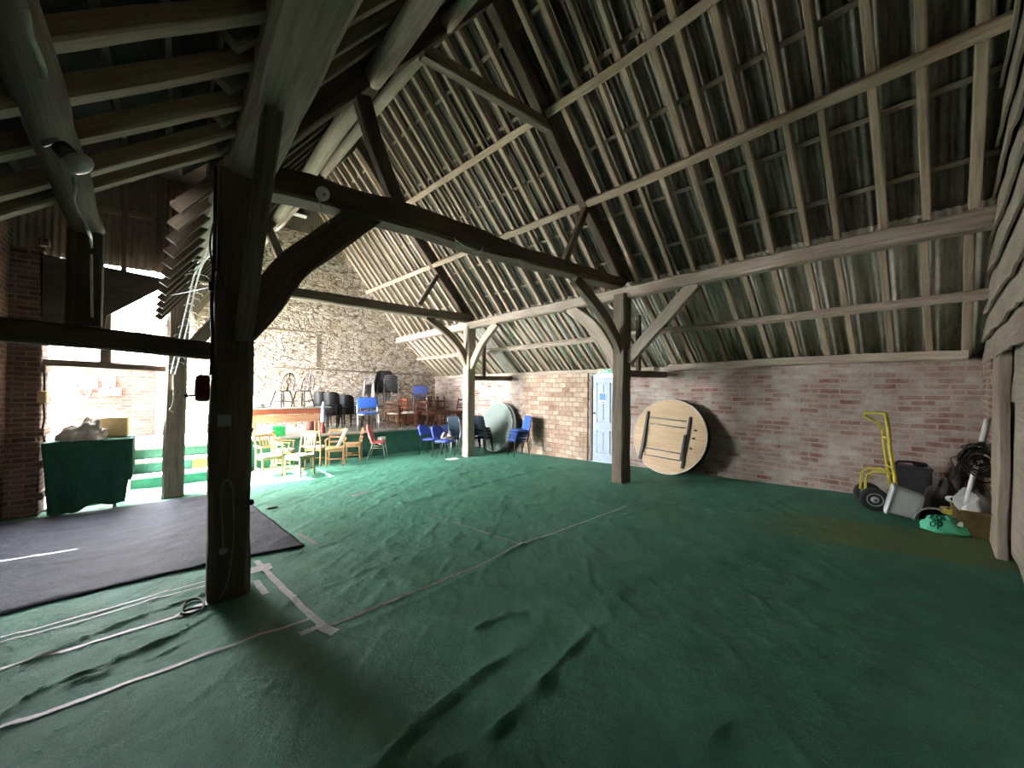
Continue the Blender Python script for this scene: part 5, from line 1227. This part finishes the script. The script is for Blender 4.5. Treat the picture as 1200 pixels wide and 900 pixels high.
# ------------------------------------------------------------------ draped table by the yard opening
zt = .0
a, b = onY(50, 518, 8.36), onY(154, 516, 8.36); zt = (a[2]+b[2])/2; xa, xb = a[0], b[0]
e = empty('draped_table', ((xa+xb)/2, 8.62, fz(-1, 8.6)), 0, 'small table hidden under a dark green cloth at the yard opening', 'table')
hw, hd, H = (xb-xa)/2, .27, zt-fz(-1, 8.6)
mb = MB(); mb.box((0, 0, H-.02), (hw*2-.06, hd*2-.06, .02)); mb.build('table_top', M['midwood'], e)
for sx in (-1, 1):
    for sy in (-1, 1): mb = MB(); mb.bar([(sx*(hw-.17), sy*(hd-.08), 0), (sx*(hw-.17), sy*(hd-.08), H-.03)], .04, .04, (0, 1, 0)); mb.build('leg', M['oak'], e)
K = 120
per = []
for i in range(K):
    t = i/K*4; s_ = int(t); u = t-s_
    per.append([(-hw+2*hw*u, -hd), (hw, -hd+2*hd*u), (hw-2*hw*u, hd), (-hw, hd-2*hd*u)][s_])
mb = MB(); rows = 12; vs = []
for j in range(rows+1):
    v = j/rows
    for i, (x, y) in enumerate(per):
        t = i/K*4
        drop = H-.02
        if t < 1: drop -= .10*math.exp(-((t-.58)/.16)**2)+.03*noise.noise(Vector((t*4, 0, 2)))+.06*math.exp(-((t-1)/.25)**2)
        elif t < 2: drop = H*.50+.16*abs(t-1.5)
        elif t < 3: drop = H*.7
        ang = .018+.030*v*math.sin(i*.62+1.5*math.sin(i*.21))*(1 if j else 0)
        ux, uy = x/hw, y/hd; n_ = (0 if abs(uy) > .99 and abs(ux) < .97 else ux, 0 if abs(ux) > .99 and abs(uy) < .97 else uy); l_ = math.hypot(*n_) or 1
        tap = -.10*v if (t < 1 and x < 0) or t > 3.02 else -.03*v
        vs.append((x+n_[0]/l_*ang+(-tap if x < 0 else tap)*(abs(x)/hw)*(.9), y+n_[1]/l_*ang, H+.004-.012*(v > 0)-drop*v*.99))
c0 = len(vs); vs.append((0, 0, H+.006))
fs = [(j*K+i, j*K+(i+1) % K, (j+1)*K+(i+1) % K, (j+1)*K+i) for j in range(rows) for i in range(K)]+[(i, (i+1) % K, c0) for i in range(K)]
mb.add(vs, fs, None, True); cl = mb.build('tablecloth', M['cloth_green'], None, pivot=(0, 0, 0)); cl.location = e.location
tag(cl, 'dark green cloth draped to the floor over the small table', 'tablecloth')
zt += .012
p = onY(98, 516, 8.5); mb = MB(); rs = random.Random(4)
def sackf(u, v):
    th = u*2*PI; ph = v*PI/2; r = 1+.34*noise.noise(Vector((math.cos(th)*1.6, math.sin(th)*1.6, v*2.2)))+.26*noise.noise(Vector((math.cos(th)*5, math.sin(th)*5, v*6)))
    return (.25*r*math.cos(ph)*math.cos(th)+.05*math.sin(ph), .17*r*math.cos(ph)*math.sin(th), .235*r*math.sin(ph)**.9*(1+.2*math.cos(th+2)))
mb.grid(sackf, 48, 18); o = tag(mb.build('cloth_bundle', M['sack'], pivot=(0, 0, 0)), 'crumpled grey cloth bundle on the green draped table', 'cloth'); o.location = (p[0], 8.50, zt+.002)
a, b = onY(104, 490, 8.72), onY(150, 516, 8.72)
e = empty('cardboard_box', ((a[0]+b[0])/2, 8.785, zt+.002), -.04, 'tan cardboard box behind the cloth bundle on the draped table', 'box')
w_, h_ = b[0]-a[0], a[2]-zt
mb = MB(); mb.box((0, 0, h_/2), (w_, .18, h_)); mb.build('carton', M['card'], e)
mb = MB(); mb.box((.0, .01, h_+.012), (w_*1.02, .12, .006), (.2, 0, 0)); mb.build('flap', M['card'], e)
mb = MB(); mb.box((0, -.092, h_*.5), (.05, .003, h_*.96)); mb.build('tape', M['card'], e)
# cables lying beside the draped table
q = lambda x, y_, d=.02: (onF(x, y_)[0], min(onF(x, y_)[1], 9.5), hf(*onF(x, y_)[:2])+d)
cable([q(x, y_) for x, y_ in ((146, 582), (150, 575), (158, 570), (165, 573), (160, 579), (150, 577), (154, 572), (163, 577), (152, 583))], .010, 'cable_white', 'tangle of pale cable on the carpet beside the draped table', n=60)
cable([q(x, y_) for x, y_ in ((66, 580), (60, 582), (54, 578), (58, 574), (64, 572))], .009, 'cable_black', 'black cable loop on the floor beside the brick pier', n=24)

# ------------------------------------------------------------------ junk heap in the corner
# sack truck
tr = onF(1044, 600); tr = np.array((6.86, .36, hf(6.86, .36)+.005))
e = empty('sack_truck', tr, 0.27, 'yellow sack truck with black tyres standing by the brick wall', 'trolley')
Y_ = M['yellow']
def rail(x): return [(x, -.04, .05), (x, -.01, .3), (x, .045, .80), (x, .06, 1.05)]
for k, x in ((0, -.13), (1, .13)):
    mb = MB()
    if k == 0: mb.tube(rail(x)+[(x, .085, 1.25)], .019, 10)
    else: mb.tube(rail(x), .016, 10)
    mb.build('rail', Y_, e)
mb = MB(); mb.tube([(.13, .06, 1.02), (.13, .10, 1.10), (.12, .24, 1.19), (.07, .235, 1.235), (-.02, .15, 1.245), (-.13, .088, 1.24)], .016, 10); mb.build('handle', Y_, e)
for z, yy in ((.22, -.02), (.55, .02), (.92, .052)): mb = MB(); mb.tube([(-.13, yy, z), (.13, yy, z)], .011, 8); mb.build('cross_bar', Y_, e)
for x in (-.13, .13):
    mb = MB(); P = [(x, .01, .46), (x, .07, .50), (x, .20, .49), (x, .26, .44), (x, .275, .34), (x, .28, .20)]; mb.tube(P, .014, 9); mb.build('wheel_guard', Y_, e)
mb = MB(); mb.box((0, -.09, .012), (.34, .13, .010)); mb.box((0, -.035, .06), (.34, .012, .10)); mb.build('toe_plate', M['oak'] if 0 else Y_, e)
mb = MB(); mb.tube([(-.24, .20, .145), (.24, .20, .145)], .011, 8); 
for x in (-.12, .12): mb.bar([(x, -.03, .12), (x, .20, .145)], .012, .04)
mb.build('axle', M['black_metal'], e)
for x in (-.17, .17):
    mb = MB(); mb.lathe([(.06, -.03), (.09, -.038), (.125, -.040), (.142, -.028), (.145, 0), (.142, .028), (.125, .040), (.09, .038), (.06, .03)], 30, (x, .20, .145), (0, PI/2, 0)); w_ = mb.build('wheel', M['rubber'], e)
    mb = MB(); mb.lathe([(.015, -.046), (.025, -.044), (.028, -.034), (.055, -.026), (.078, -.036), (.086, -.036), (.086, .036), (.078, .036), (.055, .026), (.028, .034), (.025, .044), (.015, .046)], 24, (x, .20, .145), (0, PI/2, 0)); mb.build('hub', M['steel'], w_)
# black case
def at(x, y_, X): return onX(x, y_, X)
c = (7.24, at(1066, 590, 7.24)[1], 0); c = (c[0], c[1], hf(c[0], c[1])+.004)
hC = at(1066, 549, 7.14)[2]-c[2]
e = empty('tool_case', c, -PI/2+.14, 'tall dark grey case with a top handle beside the sack truck', 'case')
mb = MB(); mb.box((0, 0, hC/2), (.38, .22, hC)); mb.build('shell', M['dark_grey'], e)
mb = MB(); mb.box((0, -.115, hC*.46), (.30, .02, hC*.78)); mb.build('panel', M['dark_grey'], e)
mb = MB(); mb.box((0, 0, hC+.006), (.40, .24, .035)); mb.build('lid', M['dark_grey'], e)
mb = MB(); mb.bar([(-.12, 0, hC+.02), (-.11, 0, hC+.062), (.0, 0, hC+.075), (.11, 0, hC+.062), (.12, 0, hC+.02)], .05, .028, (0, 0, 1), seg=.03); mb.build('handle', M['black'], e)
mb = MB(); mb.cushion((.10, .02, hC+.05), (.14, .10, .06)); mb.build('latch', M['black'], e)
# clear storage tub tipped on its side
ct = at(1062, 592, 6.42); c = np.array((6.45, ct[1], hf(6.45, ct[1])+.01))
e = empty('storage_tub', c+np.array((0, .0, .185)), 0, 'milky clear plastic storage tub tipped on its end in front of the dark case', 'tub')
Rt = Euler((0, 0, 0))
e.rotation_euler = (0.0, 0, 0)
e.rotation_euler = (Matrix.Rotation(-PI/2, 3, 'Z') @ Matrix.Rotation(-.20, 3, 'Y') @ Matrix.Rotation(0, 3, 'X')).to_euler()
# local: x across the picture (open end at -x), y away from the camera, z up
e.rotation_euler = (Matrix.Rotation(-PI/2+.1, 3, 'Z') @ Matrix.Rotation(.22, 3, 'Y')).to_euler()
mb = MB(); k = 28
def sq(a, hx, hy): c_, s_ = math.cos(a), math.sin(a); f_ = lambda q: math.copysign(abs(q)**.35, q); return hx*f_(c_), hy*f_(s_)
e.scale = (.86, .86, .9)
prof = [(-.15, .135, .185), (-.13, .132, .182), (.10, .115, .165), (.135, .105, .15), (.14, .05, .08)]
vs = []
for x, hy, hz in prof:
    for i in range(k): yy, zz = sq(2*PI*i/k, hy, hz); vs.append((x, yy, zz))
fs = [(a*k+i, a*k+(i+1) % k, (a+1)*k+(i+1) % k, (a+1)*k+i) for a in range(len(prof)-1) for i in range(k)]+[tuple((len(prof)-1)*k+i for i in range(k))]
BX = bpy.data.materials.new('milky_clear_tub'); BX.use_nodes = True; b_ = BX.node_tree.nodes['Principled BSDF']; b_.inputs['Base Color'].default_value = (.78, .82, .86, 1); b_.inputs['Roughness'].default_value = .35; b_.inputs['Transmission Weight'].default_value = .45; b_.inputs['IOR'].default_value = 1.2
mb.add(vs, fs, None, True); mb.build('body', BX, e)
mb = MB(); vs = []
for x, hy, hz in ((-.185, .14, .19), (-.178, .152, .202), (-.150, .152, .202), (-.145, .14, .19)):
    for i in range(k): yy, zz = sq(2*PI*i/k, hy, hz); vs.append((x, yy, zz))
fs = [(a*k+i, a*k+(i+1) % k, (a+1)*k+(i+1) % k, (a+1)*k+i) for a in range(3) for i in range(k)]+[tuple(range(k-1, -1, -1)), tuple(3*k+i for i in range(k))]
mb.add(vs, fs, None, True); mb.build('lid', M['box_clear'], e)
mb = MB(); mb.box((-.02, -.118, -.02), (.03, .006, .12), (0, -.15, 0)); mb.build('label', M['grey_white'], e)
# bags
def bag(nm, c, size, m_, lab, cat, seed, amp=.22, seg=(44, 20), fl=.35):
    mb = MB()
    def f(u, v):
        th = u*2*PI; ph = (v-fl)*PI/2/(1-fl) if v > fl else (v-fl)*PI/2/fl*.6
        d = Vector((math.cos(th)*1.4+seed, math.sin(th)*1.4, v*2.4)); r = 1+amp*noise.noise(d)+amp*.5*noise.noise(d*3.1)+amp*.25*noise.noise(d*7)
        return (size[0]/2*r*math.cos(ph)*math.cos(th), size[1]/2*r*math.cos(ph)*math.sin(th), max(0.0, size[2]*(.18+.82*math.sin(ph) if ph > 0 else .18+.22*math.sin(ph))*r))
    mb.grid(f, *seg); o = tag(mb.build(nm, M[m_] if isinstance(m_, str) else m_, pivot=(0, 0, 0)), lab, cat); o.location = c; return o
def onl(x, y_, X): p = at(x, y_, X); yy = max(p[1], -.22 if X > 6.9 else -9); return np.array((X, yy, hf(X, yy)+.004))
bag('bin_bag', onl(1106, 590, 6.80), (.42, .32, .44), 'bag_dark', 'big dark bin bag slumped against the brick wall in the junk heap', 'bag', 1.0)
bag('bin_bag', onl(1150, 590, 7.36), (.40, .24, .58), 'bag_dark', 'dark sack in the corner behind the white pole', 'bag', 5.0)
bag('plastic_bag', onl(1092, 612, 6.52), (.26, .20, .15), 'black', 'small black bag between the clear tub and the green bag', 'bag', 3.0)
gb = bag('carrier_bag', onl(1108, 621, 6.12), (.22, .36, .165), 'bag_green', 'thin green carrier bag with dark green print lying on the carpet', 'bag', 8.0, .24)
gb.rotation_euler = (0, 0, .1)
# the print: two rows of rounded letters on the side towards the room
def ring(mb, c, r, rt, upv_, n_, a0=0, a1=2*PI, t=.006, k=14):
    P = [c+rt*r*math.cos(a)+upv_*r*math.sin(a)*1.0 for a in np.linspace(a0, a1, k)]
    mb.tube(P, t, 6)
bpy.context.view_layer.update()
from mathutils.bvhtree import BVHTree
bv = BVHTree.FromPolygons([gb.matrix_world @ v.co for v in gb.data.vertices], [tuple(p.vertices) for p in gb.data.polygons])
mb = MB()
def onbag(x, y_):
    d = Vector(_d(x, y_)).normalized(); h = bv.ray_cast(Vector(CAM), d); return None if h[0] is None else np.array(h[0]-d*.004)
def glyph(pts):
    P = [onbag(*p) for p in pts]; P = [p for p in P if p is not None]
    if len(P) > 2: mb.tube([p-np.array(gb.location) for p in P], .0055, 6)
arc_ = lambda cx_, cy_, r, a0, a1: [(cx_+r*math.cos(math.radians(a)), cy_-r*math.sin(math.radians(a))) for a in np.linspace(a0, a1, 16)]
glyph(arc_(1092.5, 606.5, 2.6, 50, 310)); glyph(arc_(1100, 606.5, 2.6, 0, 360))
glyph(arc_(1091.5, 613.5, 2.9, 0, 360)); glyph(arc_(1100, 613.5, 2.9, 0, 360)); glyph([(1097.2, 612), (1097.2, 615), (1097.1, 618), (1097.0, 619.5)]); glyph([(1094.6, 611), (1095.4, 609.5), (1097.0, 609.0), (1098.3, 610)])
if mb.v: mb.build('print', M['green_print'], gb, pivot=(0, 0, 0))
tb_ = onl(1144, 622, 6.28)
e = empty('cardboard_box', tb_, .12, 'open brown box in the corner behind the green carrier bag', 'box')
mb = MB(); bx = M['card']; 
for s_ in (-1, 1): mb.box((s_*.17, 0, .13), (.012, .30, .26)); mb.box((0, s_*.15, .13), (.34, .012, .26))
mb.box((0, 0, .01), (.33, .29, .012)); mb.build('carton', M['yellow_wood'] if 0 else plain('dull_olive_card', (.11, .085, .034), .85), e)
mb = MB(); mb.box((-.20, 0, .255), (.09, .29, .008), (0, .5, 0)); mb.build('flap', M['card'], e)
bag('plastic_bag', tb_+np.array((.02, 0, .19)), (.34, .30, .24), 'bag_clear', 'cloudy polythene bag bulging out of the brown box', 'bag', 12.0, .28)
for k, (x, y_, X, r, lab) in enumerate(((1112, 597, 6.40, .030, 'pale paper roll, lower left of the three beside the polythene bag'), (1124, 592, 6.44, .032, 'pale paper roll under the white pole'), (1117, 585, 6.50, .034, 'pale paper roll, upper left of the three beside the polythene bag'))):
    p = at(x, y_, X); e = empty('paper_roll', p, 0, lab, 'roll'); dv = Vector((.75, .15, -.15)).normalized()
    R = dv.to_track_quat('Z', 'Y').to_euler()
    mb = MB(); mb.lathe([(r*.62, .0), (r, 0), (r, .34), (r*.62, .34), (r*.62, .0)], 18, (0, 0, 0), tuple(R), False); mb.build('sheet', M['card'] if k == 0 else M['paper'], e)
    mb = MB(); mb.lathe([(.001, .02), (r*.62, .02)], 14, (0, 0, 0), tuple(R), False); mb.build('core', M['black'], e)
p = onl(1104, 601, 6.3); mb = MB(); mb.cushion((0, 0, .25), (.14, .12, .03)); 
e = empty('cable_hoop', onl(1096, 612, 6.35), 0, 'grey hose looped over behind the green carrier bag', 'hose')
mb = MB(); mb.tube([(0, .16*math.cos(a), .02+.17*math.sin(a)) for a in np.linspace(0, PI, 20)], .011, 8); mb.build('hose', M['grey_plastic'], e)
b_ = at(1119, 601, 6.40); e = empty('tray', b_, 0.2, 'yellow-edged tray tucked behind the green carrier bag', 'tray')
mb = MB(); mb.box((0, 0, 0), (.16, .20, .02)); mb.build('base', M['yellow'], e)
mb = MB(); mb.box((-.08, 0, .02), (.012, .20, .05)); mb.build('lip', M['yellow'], e)
# white pole with a snarl of black cable
p0 = at(1128, 603, 6.10); p1 = onY(1157, 492, -.36); 
p0 = np.array((6.15, at(1128.5, 603, 6.15)[1], at(1128.5, 603, 6.15)[2])); p0[2] = max(p0[2], hf(p0[0], p0[1]))
p1 = at(1157.5, 492, 6.70)
e = empty('white_pole', p0, 0, 'white pole leaning into the corner of the boarded wall', 'pole')
d_ = p1-p0; mb = MB(); mb.tube([np.zeros(3)-d_*.12, d_*.5, d_*.78], .021, 12); mb.build('tube', M['white'], e)
mb = MB(); mb.tube([d_*.72, d_*1.0], .026, 12); mb.build('upper_tube', M['white'], e)
mb = MB(); mb.tube([d_*.70, d_*.745], .034, 12); mb.build('collar', M['dark_grey'], e)
cc = p0+d_*.52+np.array((-.05, -.0, 0)); cc = at(1148, 541, (p0+d_*.52)[0]-.02)
rs = random.Random(3); P = []
for i in range(420):
    a = i*.42+rs.uniform(-.2, .2); ph = i*.131; r = .085+.055*math.sin(i*.071)+rs.uniform(-.01, .015)
    if i % 61 < 9: r += .07
    P.append(cc+np.array((.05*math.sin(ph*1.7), r*math.cos(a)*.95, r*math.sin(a)*(1.05)))+np.array((.03*math.sin(i*.37), 0, 0)))
cable(P, .006, 'cable_black', 'tangled coil of black cable hung on the white pole')
bd = onl(1155, 600, 7.06); mb = MB(); mb.bar([bd+np.array((-.1, .04, 0)), bd+np.array((.22, .0, .42))], .14, .03, (1, 0, 0)); tag(mb.build('plank', M['redwood']), 'short reddish board leaning in the dark corner', 'plank')
# ------------------------------------------------------------------ light
w = bpy.data.worlds.new('world'); S.world = w; w.use_nodes = True
nt = w.node_tree; bg = nt.nodes['Background']
bg.inputs['Color'].default_value = (.97, .98, 1.0, 1); bg.inputs['Strength'].default_value = 5.0
sd = bpy.data.lights.new('sun', 'SUN'); sd.energy = 11; sd.angle = .009; sd.color = (1, .95, .86)
so = bpy.data.objects.new('sun', sd); COL.objects.link(so)
so.rotation_euler = Vector((.62, -.10, -1.0)).to_track_quat('-Z', 'Y').to_euler(); so.location = (-5, 9, 12)
S.cycles.max_bounces = 10; S.cycles.diffuse_bounces = 6; S.cycles.glossy_bounces = 3
S.view_settings.view_transform = 'Standard'; S.view_settings.look = 'None'
S.view_settings.gamma = 1.0; S.view_settings.use_curve_mapping = False
S.view_settings.exposure = 4.08
